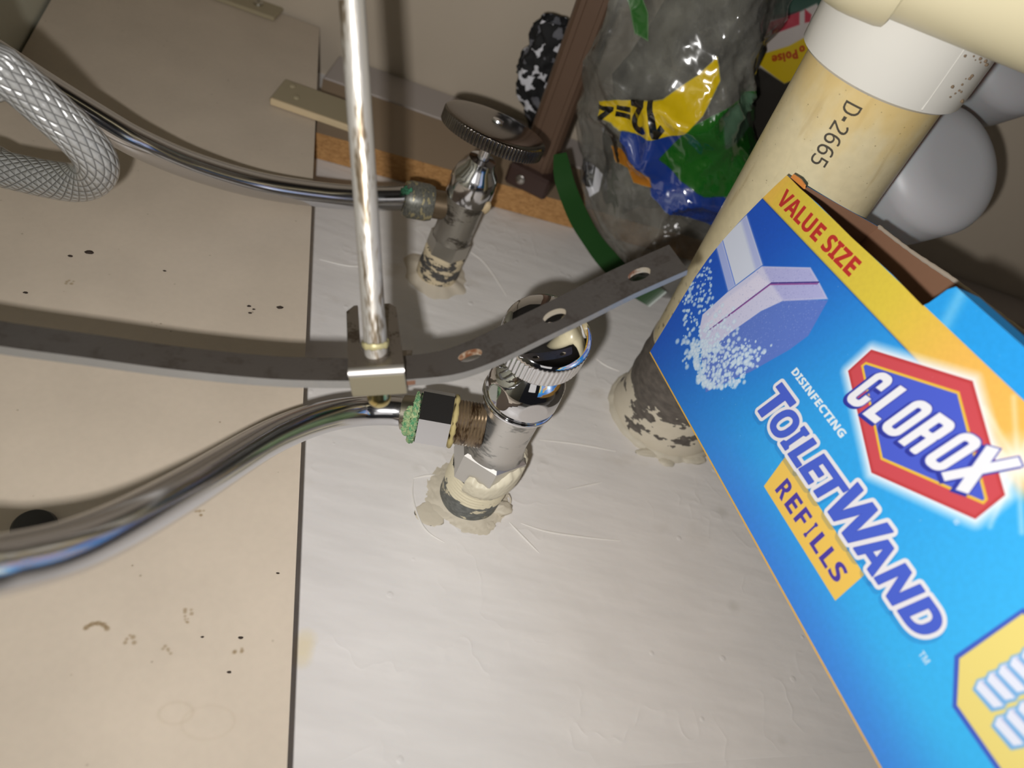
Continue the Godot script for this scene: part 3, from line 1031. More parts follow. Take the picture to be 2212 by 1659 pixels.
func build_carton() -> void:
	var u := Vector3(0.0331, 0.1549, 0.9874).normalized()
	var w := Vector3(-0.2448, -0.9566, 0.1582).normalized()
	var n := u.cross(w).normalized()      # into the carton
	var A := Vector3(0.1562, 0.1497, -0.204)
	var F := Transform3D(Basis(u, -w, -n), A)   # x along, y up, z out of the front
	var mm := 0.001
	var L := 0.196
	var o := thing("carton", "bright blue and yellow carton of cleaning pad refills, torn open along the top", "carton", A + w * 0.0776 + u * 0.1 + n * 0.02)
	var ink := StandardMaterial3D.new()
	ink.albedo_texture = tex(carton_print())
	ink.roughness = 0.32
	ink.metallic_specular = 0.4
	var brown := bumped(mat(Color(0.51, 0.37, 0.28), 0.85), ntex(51, 0.08), 0.004, 14.0)
	var grey := mat(Color(0.66, 0.61, 0.55), 0.9)
	var blue := mat(Color(0.10, 0.60, 0.92), 0.32)
	var left := [[0.0, 0.0], [-1.4, 5.0], [-2.8, 10.9], [-4.6, 20.0], [-5.9, 30.0], [-6.2, 38.0], [-5.6, 46.0], [-4.0, 55.0], [-2.0, 66.0], [0.0, 77.6]]
	var poly := PackedVector2Array()
	for q in left:
		poly.append(Vector2(q[0], -q[1]) * mm)
	poly.append(Vector2(L, -0.0776))
	poly.append(Vector2(L, 0.008))
	for q in [[77.5, -8.2], [76.2, -6.4], [75.0, -1.2], [74.2, 0.3], [60.0, -0.1], [40.0, 0.2], [20.0, -0.1], [9.0, 0.2]]:
		poly.append(Vector2(q[0], -q[1]) * mm)
	var uv := func(q: Vector2) -> Vector2: return Vector2((q.x / mm + 8.0) / 208.0, (-q.y / mm + 8.5) / 88.0)
	var g := G.new()
	slab(g, poly, F, 0.0006, uv, 1)
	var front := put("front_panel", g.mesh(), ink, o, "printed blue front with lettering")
	g = G.new()
	slab(g, poly, F, 0.0006, null, 6)
	put("board", g.mesh(), brown, front)
	# back, left end, right end, foot
	var D := 0.046
	g = G.new()
	var bp := PackedVector2Array()
	for q in left:
		bp.append(Vector2(q[0] + 1.0, -q[1]) * mm)
	for q in [[L / mm, 77.6], [L / mm, -4.0], [150.0, -5.5], [110.0, -5.0], [75.0, -4.6], [58.0, -3.8], [40.0, -2.9], [20.0, -1.0]]:
		bp.append(Vector2(q[0], -q[1]) * mm)
	slab(g, bp, F * Transform3D(Basis(), Vector3(0, 0, -D)), 0.0006, null, 7)
	var bk := put("back_panel", g.mesh(), brown, o, "brown unprinted inside of the back")
	g = G.new()
	slab(g, bp, F * Transform3D(Basis(), Vector3(0, 0, -D - 0.0007)), 0.0004, null, 7)
	put("outer_face", g.mesh(), blue, bk)
	g = G.new()
	for k in range(8, bp.size() - 1):
		pass
	var rim := [Vector3(1, 0, 0), Vector3(20, 1, 0), Vector3(40, 2.9, 0), Vector3(58, 3.8, 0), Vector3(75, 4.6, 0), Vector3(110, 5.0, 0), Vector3(150, 5.5, 0), Vector3(194, 4.2, 0)]
	var rimp := []
	for q: Vector3 in rim:
		rimp.append(F * Vector3(q.x * mm, q.y * mm, -D - 0.0005))
	tube(g, smooth(rimp, 10), 0.0008, 8, true, func(al: float, an: float) -> float: return 0.00016 * sin(al * 2100.0) * sin(al * 830.0))
	put("torn_rim", g.mesh(), grey, bk, "grey torn cardboard edge")
	g = G.new()
	var gb := G.new()
	for k in left.size() - 1:
		var p0 := Vector3(left[k][0] * mm, -left[k][1] * mm, -0.0006)
		var p1 := Vector3(left[k + 1][0] * mm, -left[k + 1][1] * mm, -0.0006)
		var q0 := Vector3((left[k][0] + 1.0) * mm, p0.y, -D)
		var q1 := Vector3((left[k + 1][0] + 1.0) * mm, p1.y, -D)
		g.quad(F * p0, F * p1, F * q1, F * q0, Vector2.ZERO, Vector2.ZERO, Vector2.ZERO, Vector2.ZERO, F.basis * Vector3.LEFT)
		var off := Vector3(0.0006, 0, 0)
		gb.quad(F * (p0 + off), F * (p1 + off), F * (q1 + off), F * (q0 + off), Vector2.ZERO, Vector2.ZERO, Vector2.ZERO, Vector2.ZERO, F.basis * Vector3.RIGHT)
	var le := put("end_panel", g.mesh(), blue, o)
	put("inner_face", gb.mesh(), brown, le)
	g = G.new()
	box(g, F * Transform3D(Basis(), Vector3(L - 0.0004, -0.035, -D / 2.0)), Vector3(0.0007, 0.085, D - 0.0016))
	put("end_panel", g.mesh(), blue, o)
	g = G.new()
	box(g, F * Transform3D(Basis(), Vector3(L / 2.0, -0.0772, -D / 2.0)), Vector3(L - 0.001, 0.0007, D - 0.0016))
	put("foot_panel", g.mesh(), mat(Color(0.87, 0.67, 0.28), 0.4), o)
	# what is left of the top: folds back from the strip above the yellow band
	g = G.new()
	var tp := [[0.0, 8.0], [0.006, 9.0], [0.018, 7.4], [0.032, 5.6], [D - 0.001, 4.6]]
	var tops := []
	for q in tp:
		tops.append([F * Vector3(0.0768 + q[0] * 0.5, q[1] * mm, -q[0] - 0.0004), F * Vector3(L - 0.001, q[1] * mm, -q[0] - 0.0004)])
	for k in tops.size() - 1:
		g.quad(tops[k][0], tops[k][1], tops[k + 1][1], tops[k + 1][0], Vector2.ZERO, Vector2.ZERO, Vector2.ZERO, Vector2.ZERO, -w)
		var dn := w * 0.0005
		g.quad(tops[k][0] + dn, tops[k][1] + dn, tops[k + 1][1] + dn, tops[k + 1][0] + dn, Vector2.ZERO, Vector2.ZERO, Vector2.ZERO, Vector2.ZERO, w)
	put("top_flap", g.mesh(), blue, o, "light blue bent top flap")
	# a small orange tab standing at the far corner
	g = G.new()
	slab(g, PackedVector2Array([Vector2(0.0005, 0.0), Vector2(0.0090, 0.0002), Vector2(0.0084, 0.0013), Vector2(0.005, 0.0018), Vector2(0.001, 0.0014)]), F * Transform3D(Basis(Vector3.RIGHT, 0.25), Vector3(0, 0, -0.0014)), 0.0006, null, 7)
	put("corner_tab", g.mesh(), mat(Color(0.86, 0.55, 0.27), 0.5), o, "orange corner tab")


func build_drain() -> void:
	var B := Vector3(0.1896, 0, -0.2284)
	var T := Vector3(0.1828, 0.1781, -0.2267)
	var ax := (T - B).normalized()
	var ref := Vector3(0.62, 0, -0.78)
	var o := thing("drain_pipe", "cream plastic drain pipe with a stamped number and a paint-crusted iron foot, behind the carton", "pipe", B)
	var pm := StandardMaterial3D.new()
	pm.albedo_texture = tex(pipe_print())
	pm.roughness = 0.33
	var g := G.new()
	lathe(g, [Vector2(0.0205, 0.045), Vector2(0.0238, 0.045), Vector2(0.0238, 0.183)], B, ax, 96, ref)
	# the pipe's lower rim is drawn with its own row of the texture
	put("pipe", g.mesh(), pm, o)
	g = G.new()
	var cuff := []
	for k in 13:
		var h := 0.004 * k
		cuff.append(Vector2(0.0250 + (0.0016 if k < 3 else 0.0) - 0.0010 * k / 12.0 + 0.0003 * sin(k * 2.3), h))
	cuff.append(Vector2(0.0205, 0.048))
	lathe(g, cuff, B - ax * 0.001, ax, 72, ref)
	var cm := StandardMaterial3D.new()
	var ci := flaking_paint(Color(0.36, 0.335, 0.31), Color(0.80, 0.765, 0.69), 61, func(u: float, v: float) -> float: return 0.60 - v * 1.45 + 0.25 * sin(u * 40.0) * v)
	cm.albedo_texture = tex(ci)
	cm.roughness = 0.65
	bumped(cm, cm.albedo_texture, 0.06)
	put("iron_foot", g.mesh(), cm, o, "dark iron foot with flaking white paint")
	# rounded rolls of old filler round the foot
	var fill := bumped(mat(Color(0.78, 0.75, 0.68), 0.6), ntex(63, 0.02), 0.012, 14.0)
	g = G.new()
	var nz := noise(62, 2.2, 3)
	grid(g, 72, 10, func(u: float, v: float) -> Vector3:
		var a := u * TAU
		var k := 0.0022 * (1.0 + 0.45 * nz.get_noise_2d(cos(a) * 1.5, sin(a) * 1.5))
		var t := v * PI
		return B + Vector3(cos(a), 0, sin(a)) * (0.0262 + k * cos(t) * 1.2) + Vector3(0, k * 1.3 * sin(t) - 0.0003, 0), true)
	put("filler_ring", g.mesh(), fill, o)
	for q in [[Vector3(0.1766, 0.0004, -0.2042), Vector3(0.0085, 0.0014, 0.0026), 3], [Vector3(0.1832, 0, -0.1998), Vector3(0.0042, 0.0012, 0.0028), 4], [Vector3(0.1972, 0.001, -0.2023), Vector3(0.0070, 0.0014, 0.0034), 8]]:
		g = G.new()
		lump(g, q[0], q[1], q[2], 0.35, 18)
		put("filler_blob", g.mesh(), fill, o)
	# nut
	o = thing("slip_nut", "glossy white plastic slip nut with a moulded seam, round the top of the drain pipe", "nut", B + ax * 0.181)
	var wm := mat(Color(0.80, 0.79, 0.76), 0.16)
	g = G.new()
	lathe(g, [Vector2(0.0240, 0.1815), Vector2(0.0262, 0.1805), Vector2(0.0274, 0.1815), Vector2(0.0276, 0.186), Vector2(0.0276, 0.213), Vector2(0.0270, 0.2155), Vector2(0.0240, 0.216)], B, ax, 72, ref)
	put("ring", g.mesh(), wm, o)
	for a in [0.605]:
		g = G.new()
		var e1 := side_of(ax, ref)
		var e2 := ax.cross(e1)
		var d := e1 * cos(TAU * a) + e2 * sin(TAU * a)
		var tn := ax.cross(d)
		box(g, Transform3D(Basis(tn, ax, d), B + ax * 0.198 + d * (0.0272 if a < 0.62 else 0.0266)), Vector3(0.0010, 0.0320, 0.0010), 0.0003)
		put("rib", g.mesh(), wm, o)
	var seam := mat(Color(0.45, 0.38, 0.30), 0.9)
	for k in 26:
		g = G.new()
		var e1 := side_of(ax, ref)
		var e2 := ax.cross(e1)
		var a := TAU * (rng.randf_range(0.61, 0.69))
		var d := e1 * cos(a) + e2 * sin(a)
		lump(g, B + ax * rng.randf_range(0.185, 0.212) + d * 0.0279, Vector3.ONE * rng.randf_range(0.0002, 0.0006), k + 90, 0.5, 6)
		put("dirt_speck", g.mesh(), seam, o)
	# trap above: a short upright hub meeting a pipe that lies across
	var hub0 := B + ax * 0.2165
	var cream := bumped(mat(Color(0.82, 0.78, 0.645), 0.34), ntex(64, 0.01), 0.004, 8.0)
	o = thing("drain_trap", "cream plastic drain trap lying across above the white slip nut", "pipe", hub0)
	g = G.new()
	var ta := Vector3(0.1478, 0.2253, -0.2121)
	var tb := Vector3(0.1941, 0.2284, -0.1828)
	var td := (tb - ta).normalized()
	lathe(g, [Vector2(0.0243, 0.0), Vector2(0.0243, 0.19)], ta, td, 72)
	put("cross_pipe", g.mesh(), cream, o)
	g = G.new()
	var ball := []
	for k in 13:
		ball.append(Vector2(0.0272 * sin(k * PI / 24.0), -0.0272 * cos(k * PI / 24.0)))
	ball.append_array([Vector2(0.0272, 0.0075), Vector2(0.0268, 0.0095), Vector2(0.0243, 0.0100)])
	lathe(g, ball, ta, td, 72)
	put("elbow", g.mesh(), cream, o)
	g = G.new()
	lathe(g, [Vector2(0.0272, 0.0), Vector2(0.0272, 0.03), Vector2(0.0245, 0.032), Vector2(0.0245, 0.25)], ta, Vector3(0.05, 1.0, 0.0), 72)
	put("riser", g.mesh(), cream, o)
	g = G.new()
	lathe(g, [Vector2(0.0, 0.2165), Vector2(0.0236, 0.2167), Vector2(0.0236, 0.236), Vector2(0.0, 0.24)], B, ax, 48)
	put("stub", g.mesh(), cream, o)


func chrome(rough := 0.07) -> StandardMaterial3D:
	return mat(Color(0.86, 0.86, 0.87), rough, 1.0)


func knob(g: G, base: Vector3, axis: Vector3, r: float, depth: float, dome: float, teeth: int) -> void:
	# fluted rim: the radius waves round; smooth shoulder and slightly hollow face
	axis = axis.normalized()
	var e1 := side_of(axis)
	var e2 := axis.cross(e1)
	var prof := [[r * 0.30, 0.0, 0], [r * 0.90, 0.0, 0], [r * 0.985, depth * 0.05, 0], [r, depth * 0.10, 1], [r, depth * 0.5, 1], [r, depth * 0.90, 1], [r * 0.99, depth * 0.97, 0], [r * 0.955, depth + dome * 0.25, 0], [r * 0.88, depth + dome * 0.55, 0], [r * 0.70, depth + dome * 0.85, 0], [r * 0.45, depth + dome, 0], [r * 0.2, depth + dome * 1.02, 0], [0.0002, depth + dome * 1.02, 0]]
	var seg := teeth * 6
	grid(g, seg, prof.size() - 1, func(u: float, v: float) -> Vector3:
		var q: Array = prof[roundi(v * (prof.size() - 1))]
		var wob := 0.0
		if q[2]:
			wob = -0.028 * r * pow(0.5 + 0.5 * cos(u * TAU * teeth), 3.0)
		var d := e1 * cos(u * TAU) + e2 * sin(u * TAU)
		return base + d * (q[0] + wob) + axis * q[1], true)


func nut_shape(g: G, base: Vector3, axis: Vector3, r: float, len: float, ref: Vector3) -> void:
	# a six-sided nut with turned-off corners
	var c := r * 0.10
	lathe(g, [Vector2(r * 0.45, 0), Vector2(r - c, 0.0), Vector2(r, c * 0.6), Vector2(r, len - c * 0.6), Vector2(r - c, len), Vector2(r * 0.45, len)], base, axis, 6, ref, true)


func build_front_valve() -> void:
	var F := Vector3(0.0854, 0, -0.175)
	var top := Vector3(0.087, 0.0934, -0.1725)
	var ax := (top - F).normalized()
	var o := thing("shutoff_valve", "front chrome shut-off valve with small fluted knob and green corrosion at its nut", "valve", F)
	var toward := (EYE - F)
	toward.y = 0
	toward = toward.normalized()
	var worn := StandardMaterial3D.new()
	worn.albedo_texture = tex(worn_metal(Color(0.80, 0.79, 0.77), Color(0.50, 0.50, 0.49), 71, 0.8))
	worn.metallic = 0.85
	worn.roughness = 0.33
	# stub of pipe with paint on its thread
	var g := G.new()
	var st := []
	for k in 27:
		st.append(Vector2(0.0122 + (0.00045 if (k % 2) and k > 12 else 0.0), -0.0005 + k * 0.00085))
	lathe(g, st, F, ax, 64, -toward)
	var sm := StandardMaterial3D.new()
	sm.albedo_texture = tex(flaking_paint(Color(0.40, 0.41, 0.40), Color(0.82, 0.785, 0.68), 72, func(u: float, v: float) -> float: return -0.25 + smoothstep(0.38, 0.62, v) * 0.75))
	sm.roughness = 0.6
	bumped(sm, sm.albedo_texture, 0.05)
	put("pipe_stub", g.mesh(), sm, o, "grey iron stub with cracked white paint")
	# hexagonal foot of the body
	g = G.new()
	nut_shape(g, F + ax * 0.0212, ax, 0.0138, 0.0155, side_of(ax, toward.rotated(Vector3.UP, 0.38)))
	put("hex_foot", g.mesh(), worn, o)
	# paint smeared over the foot's right side
	var smear := bumped(mat(Color(0.82, 0.79, 0.70), 0.5), ntex(73, 0.02), 0.012, 16.0)
	g = G.new()
	var nz := noise(74, 1.4, 3)
	var rt := ax.cross(toward).normalized()
	var to2 := side_of(ax, toward)
	grid(g, 40, 16, func(u: float, v: float) -> Vector3:
		var a := lerpf(-0.30, 2.0, u)
		var d := to2 * cos(a) - to2.cross(ax) * sin(a)
		var edge := 0.0015 * nz.get_noise_2d(u * 5.0, 3.0)
		var h := lerpf(0.0175, 0.0285 + 0.010 * smoothstep(0.15, 0.75, u) + edge * 1.6, v)
		var thick := 0.0009 * sin(v * PI) * sin(u * PI) + 0.0003 * nz.get_noise_2d(u * 14.0, v * 6.0)
		var r := lerpf(0.0126, 0.0137, smoothstep(0.0, 0.30, v)) if v < 0.8 else lerpf(0.0137, 0.0104, (v - 0.8) / 0.2)
		return F + ax * h + d * (r + thick), false)
	put("paint_smear", g.mesh(), smear, o, "cream paint smear")
	# body, bell with round flats, gland
	g = G.new()
	lathe(g, [Vector2(0.0119, 0.0364), Vector2(0.0112, 0.0380), Vector2(0.0106, 0.0400), Vector2(0.0106, 0.067)], F, ax, 64)
	put("body", g.mesh(), worn, o, "scuffed chrome barrel")
	g = G.new()
	var e1 := side_of(ax, toward.rotated(Vector3.UP, 0.52))
	var e2 := ax.cross(e1)
	var bell := [Vector2(0.0106, 0.0638), Vector2(0.0130, 0.0638), Vector2(0.0133, 0.0644), Vector2(0.0133, 0.0654)]
	for k in 15:
		var t := k / 14.0
		bell.append(Vector2(0.0137 - 0.00068 * pow((t * 18.0 - 5.6) / 4.2, 2.0), 0.0658 + 0.0180 * t))
	bell.append(Vector2(0.0060, 0.0843))
	var np := bell.size()
	grid(g, 288, (np - 1) * 3, func(u: float, v: float) -> Vector3:
		var x := v * (np - 1)
		var k := mini(int(x), np - 2)
		var q: Vector2 = bell[k].lerp(bell[k + 1], x - k)
		var a := u * TAU
		var w := fposmod(a + PI / 6.0, PI / 3.0) - PI / 6.0
		var r := q.x
		if q.y > 0.0660:
			r = minf(r, 0.01280 / cos(w))
		return F + (e1 * cos(a) + e2 * sin(a)) * r + ax * q.y, true)
	put("bonnet", g.mesh(), chrome(0.05), o, "mirror-bright bonnet with round flats")
	g = G.new()
	lathe(g, [Vector2(0.0062, 0.083), Vector2(0.0062, 0.0905)], F, ax, 32)
	put("stem", g.mesh(), chrome(0.2), o)
	# knob, a little tipped towards the room
	var tip := (ax + (EYE - top).normalized() * 0.42).normalized()
	var kb := Vector3(0.0844, 0.0963, -0.1699) - tip * 0.0050
	g = G.new()
	knob(g, kb, tip, 0.0144, 0.0096, 0.0028, 60)
	var kn := put("knob", g.mesh(), chrome(0.04), o, "fluted chrome knob")
	g = G.new()
	lathe(g, [Vector2(0.0017, 0.0), Vector2(0.0016, 0.0009), Vector2(0.0009, 0.0014), Vector2(0.0, 0.0015)], kb + tip * 0.0122, tip, 20)
	put("screw", g.mesh(), chrome(0.2), kn)
	# outlet towards the left
	var C := Vector3(0.0812, 0.0505, -0.17)
	var E := Vector3(0.0536, 0.0483, -0.1753)
	var od := (E - C).normalized()
	g = G.new()
	var th := []
	for k in 24:
		th.append(Vector2(0.0078 + (0.00035 if k % 2 else 0.0), 0.004 + k * 0.0006))
	lathe(g, th, C, od, 40)
	var brass := StandardMaterial3D.new()
	brass.albedo_texture = tex(worn_metal(Color(0.50, 0.43, 0.34), Color(0.26, 0.19, 0.12), 76, 1.0))
	brass.metallic = 0.6
	brass.roughness = 0.32
	put("thread", g.mesh(), brass, o, "brown stained threaded outlet")
	g = G.new()
	var full := C.distance_to(E)
	nut_shape(g, E - od * 0.0128, od, 0.0104, 0.0122, side_of(od, (EYE - E).normalized() - ax * 0.18))
	var nutp := put("compression_nut", g.mesh(), chrome(0.14), o, "bright six-sided nut")
	# cream scale where nut and thread meet
	g = G.new()
	var nr := noise(77, 1.7, 3)
	var s1 := side_of(od, ax)
	var s2 := od.cross(s1)
	grid(g, 48, 8, func(u: float, v: float) -> Vector3:
		var a := u * TAU
		var k := 0.0008 + 0.0007 * nr.get_noise_2d(cos(a) * 2.0, sin(a) * 2.0)
		return E - od * (0.0134 + cos(v * TAU) * k * 0.9) + (s1 * cos(a) + s2 * sin(a)) * (0.0088 + k * sin(v * TAU)), true)
	put("scale_ring", g.mesh(), mat(Color(0.66, 0.60, 0.40), 0.8), o, "cream lime scale")
	# green corrosion
	g = G.new()
	var gn := noise(78, 1.6, 4)
	var flip := 1.0 if s2.dot(toward) > 0.0 else -1.0
	var gf := noise(75, 5.5, 3)
	for part in 2:
		var first := g.v.size()
		grid(g, 220, 56, func(u: float, v: float) -> Vector3:
			var a := lerpf(-0.35, PI + 0.75, u) if part == 0 else lerpf(0.35, 2.35, u)
			var ends := pow(sin(u * PI), 0.35)
			var c := Vector2(cos(v * TAU), sin(v * TAU))
			var q := Vector3(cos(a) * 2.2, sin(a) * 2.2 + part * 7.0, 0.0) + Vector3(0, 0, c.x + c.y * 0.6)
			var r := (0.00115 + 0.0007 * gn.get_noise_3dv(q)) * ends + 0.0005 * gf.get_noise_3dv(q * 1.4)
			var ring := 0.0091
			var out := 0.0004
			if part == 1:
				r *= 1.25
				ring = 0.0070 + 0.0006 * sin(a * 3.0)
				out = 0.0020
			return E + od * (out + r * c.x * (1.0 if part == 0 else 1.3)) + (s1 * cos(a) + s2 * sin(a) * flip) * (ring + r * c.y), true)
		for k in range(first, g.v.size()):
			var q := (g.v[k] - E) * 1000.0
			var m := clampf(0.42 + 0.16 * part + 1.1 * gn.get_noise_3dv(q * 0.35) + 0.7 * gf.get_noise_3dv(q * 0.3), 0, 1)
			g.c[k] = Color(0.06, 0.24, 0.11).lerp(Color(0.38, 0.42, 0.22), m)
	var gm := mat(Color.WHITE, 0.95)
	gm.vertex_color_use_as_albedo = true
	put("corrosion_crust", g.mesh(), gm, o, "crumbly green copper corrosion")
	# filler heaped round the hole
	var fill := bumped(mat(Color(0.80, 0.765, 0.69), 0.6), ntex(79, 0.02), 0.015, 14.0)
	g = G.new()
	grid(g, 90, 12, func(u: float, v: float) -> Vector3:
		var a := u * TAU
		var k := 0.5 + 0.5 * nr.get_noise_2d(cos(a) * 0.55 + 9.0, sin(a) * 0.55)
		var r := lerpf(0.0118, 0.0155 + 0.007 * k, v)
		return F + Vector3(cos(a), 0, sin(a)) * r + Vector3(0, 0.0013 * pow(1.0 - v, 1.5) * (0.3 + k) + 0.0004 * nr.get_noise_2d(cos(a) * r * 260.0, sin(a) * r * 260.0) * sin(v * PI) + 0.0002 - 0.0006 * v, 0), true)
	put("filler_collar", g.mesh(), fill, o, "cracked cream filler round the hole")
	for q in [[Vector3(0.0987, 0.001, -0.1694), Vector3(0.0044, 0.0018, 0.0036), 3], [Vector3(0.0752, 0, -0.1687), Vector3(0.007, 0.0006, 0.005), 5], [Vector3(0.0913, 0, -0.1627), Vector3(0.004, 0.0007, 0.003), 6], [Vector3(0.069, 0, -0.1659), Vector3(0.006, 0.0004, 0.006), 9]]:
		g = G.new()
		lump(g, q[0], q[1], q[2], 0.35, 18)
		put("filler_blob", g.mesh(), fill, o)
	# chips of dried paint standing at the right
	for q in [[Vector3(0.0981, 0, -0.1729), Vector3(0.0996, 0.004, -0.1755)], [Vector3(0.1022, 0, -0.1709), Vector3(0.1006, 0.005, -0.1735)], [Vector3(0.0981, 0.003, -0.1738), Vector3(0.0951, 0.006, -0.1721)]]:
		g = G.new()
		tube(g, smooth([q[0], q[0].lerp(q[1], 0.5) + Vector3(0.0006, 0.0006, 0), q[1]], 5), 0.0004, 8)
		put("paint_chip", g.mesh(), fill, o)


func build_back_valve() -> void:
	var A := Vector3(0.0825, 0.0094, -0.3095)
	var T := Vector3(0.0884, 0.0861, -0.3097)
	var ax := (T - A).normalized()
	var F := A - ax * (A.y / ax.y)
	var len := F.distance_to(T)
	var o := thing("shutoff_valve", "dull shut-off valve at the back, with a large thin fluted handwheel", "valve", F)
	var toward := (EYE - F)
	toward.y = 0
	toward = toward.normalized()
	var worn := StandardMaterial3D.new()
	worn.albedo_texture = tex(worn_metal(Color(0.70, 0.68, 0.64), Color(0.36, 0.34, 0.31), 81, 0.9))
	worn.metallic = 0.8
	worn.roughness = 0.28
	var g := G.new()
	lathe(g, [Vector2(0.0104, -0.0005), Vector2(0.0108, 0.006), Vector2(0.0104, 0.012), Vector2(0.0106, 0.0165), Vector2(0.009, 0.0175)], F, ax, 56, -toward)
	var sm := StandardMaterial3D.new()
	sm.albedo_texture = tex(flaking_paint(Color(0.30, 0.29, 0.28), Color(0.80, 0.74, 0.62), 82, func(u: float, v: float) -> float: return 0.06 + 0.2 * sin(v * 9.0)))
	sm.roughness = 0.65
	bumped(sm, sm.albedo_texture, 0.08)
	put("pipe_stub", g.mesh(), sm, o, "pipe stub with broken cream paint")
	g = G.new()
	nut_shape(g, F + ax * 0.017, ax, 0.0106, 0.0095, side_of(ax, toward.rotated(Vector3.UP, 0.4)))
	put("hex_foot", g.mesh(), worn, o)
	g = G.new()
	lathe(g, [Vector2(0.0098, 0.026), Vector2(0.0094, 0.028), Vector2(0.0094, 0.052)], F, ax, 56)
	put("body", g.mesh(), worn, o)
	g = G.new()
	lathe(g, [Vector2(0.0094, 0.0505), Vector2(0.0108, 0.051), Vector2(0.0110, 0.053), Vector2(0.0110, 0.060), Vector2(0.0098, 0.0645), Vector2(0.0070, 0.068), Vector2(0.0064, 0.0715), Vector2(0.003, 0.072)], F, ax, 56)
	put("bonnet", g.mesh(), chrome(0.12), o)
	g = G.new()
	lathe(g, [Vector2(0.0027, 0.070), Vector2(0.0027, len)], F, ax, 24)
	put("stem", g.mesh(), chrome(0.2), o)
	g = G.new()
	lump(g, F + ax * 0.0515 + toward.rotated(Vector3.UP, 1.1) * 0.0105, Vector3(0.0026, 0.0036, 0.0022), 4, 0.4, 12)
	put("paint_dab", g.mesh(), mat(Color(0.74, 0.66, 0.52), 0.6), o, "cream dab of paint")
	# handwheel, tipped away
	var tip := (ax + Vector3(0.07, 0.0, -0.20)).normalized()
	g = G.new()
	var kb := T - tip * 0.0035
	knob(g, kb, tip, 0.0238, 0.0062, 0.0017, 90)
	var hw := put("handwheel", g.mesh(), mat(Color(0.50, 0.47, 0.445), 0.14, 1.0), o, "large thin fluted handwheel")
	g = G.new()
	lathe(g, [Vector2(0.0028, 0.0), Vector2(0.0026, 0.0010), Vector2(0.0, 0.0016)], kb + tip * 0.0078, tip, 20)
	put("screw", g.mesh(), chrome(0.25), hw)
	# outlet and its nut
	var C := Vector3(0.0857, 0.0418, -0.3112)
	var E := Vector3(0.057, 0.0417, -0.3123)
	var od := (E - C).normalized()
	g = G.new()
	lathe(g, [Vector2(0.0068, 0.0), Vector2(0.0068, C.distance_to(E) - 0.004)], C, od, 32)
	put("thread", g.mesh(), mat(Color(0.42, 0.36, 0.28), 0.4, 0.6), o)
	g = G.new()
	lathe(g, [Vector2(0.0062, 0.0), Vector2(0.0080, 0.0004), Vector2(0.0088, 0.003), Vector2(0.0088, 0.0115), Vector2(0.0080, 0.0140), Vector2(0.0062, 0.0144)], E - od * 0.0142, od, 48, side_of(od, -toward))
	var nm := StandardMaterial3D.new()
	nm.albedo_texture = tex(flaking_paint(Color(0.40, 0.40, 0.37), Color(0.62, 0.58, 0.44), 83, func(u: float, v: float) -> float: return -0.22))
	nm.roughness = 0.4
	nm.metallic = 0.3
	put("compression_nut", g.mesh(), nm, o, "tarnished rounded nut")
	g = G.new()
	for k in 24:
		lump(g, E + od * rng.randf_range(-0.002, 0.001) + (Vector3.UP * 0.8 + toward * 0.5).normalized() * 0.0086 + Vector3(rng.randf_range(-1, 1), rng.randf_range(-1.5, 1.5), rng.randf_range(-1, 1)) * 0.0012, Vector3.ONE * rng.randf_range(0.0005, 0.0011), k + 40, 0.6, 7)
	put("corrosion_crust", g.mesh(), mat(Color(0.25, 0.48, 0.36), 0.9), o, "green corrosion flake")
	var fill := bumped(mat(Color(0.80, 0.76, 0.69), 0.6), ntex(84, 0.02), 0.015, 14.0)
	g = G.new()
	var nr := noise(85, 1.5, 3)
	grid(g, 80, 10, func(u: float, v: float) -> Vector3:
		var a := u * TAU
		var k := 0.5 + 0.5 * nr.get_noise_2d(cos(a) * 0.55 + 5.0, sin(a) * 0.55)
		var r := lerpf(0.0102, 0.0135 + 0.009 * k, v)
		return F + Vector3(cos(a), 0, sin(a)) * r + Vector3(0, 0.0024 * (1.0 - v) * (0.3 + k) + 0.0002 - 0.0006 * v, 0), true)
	put("filler_collar", g.mesh(), fill, o, "cream filler round the hole")


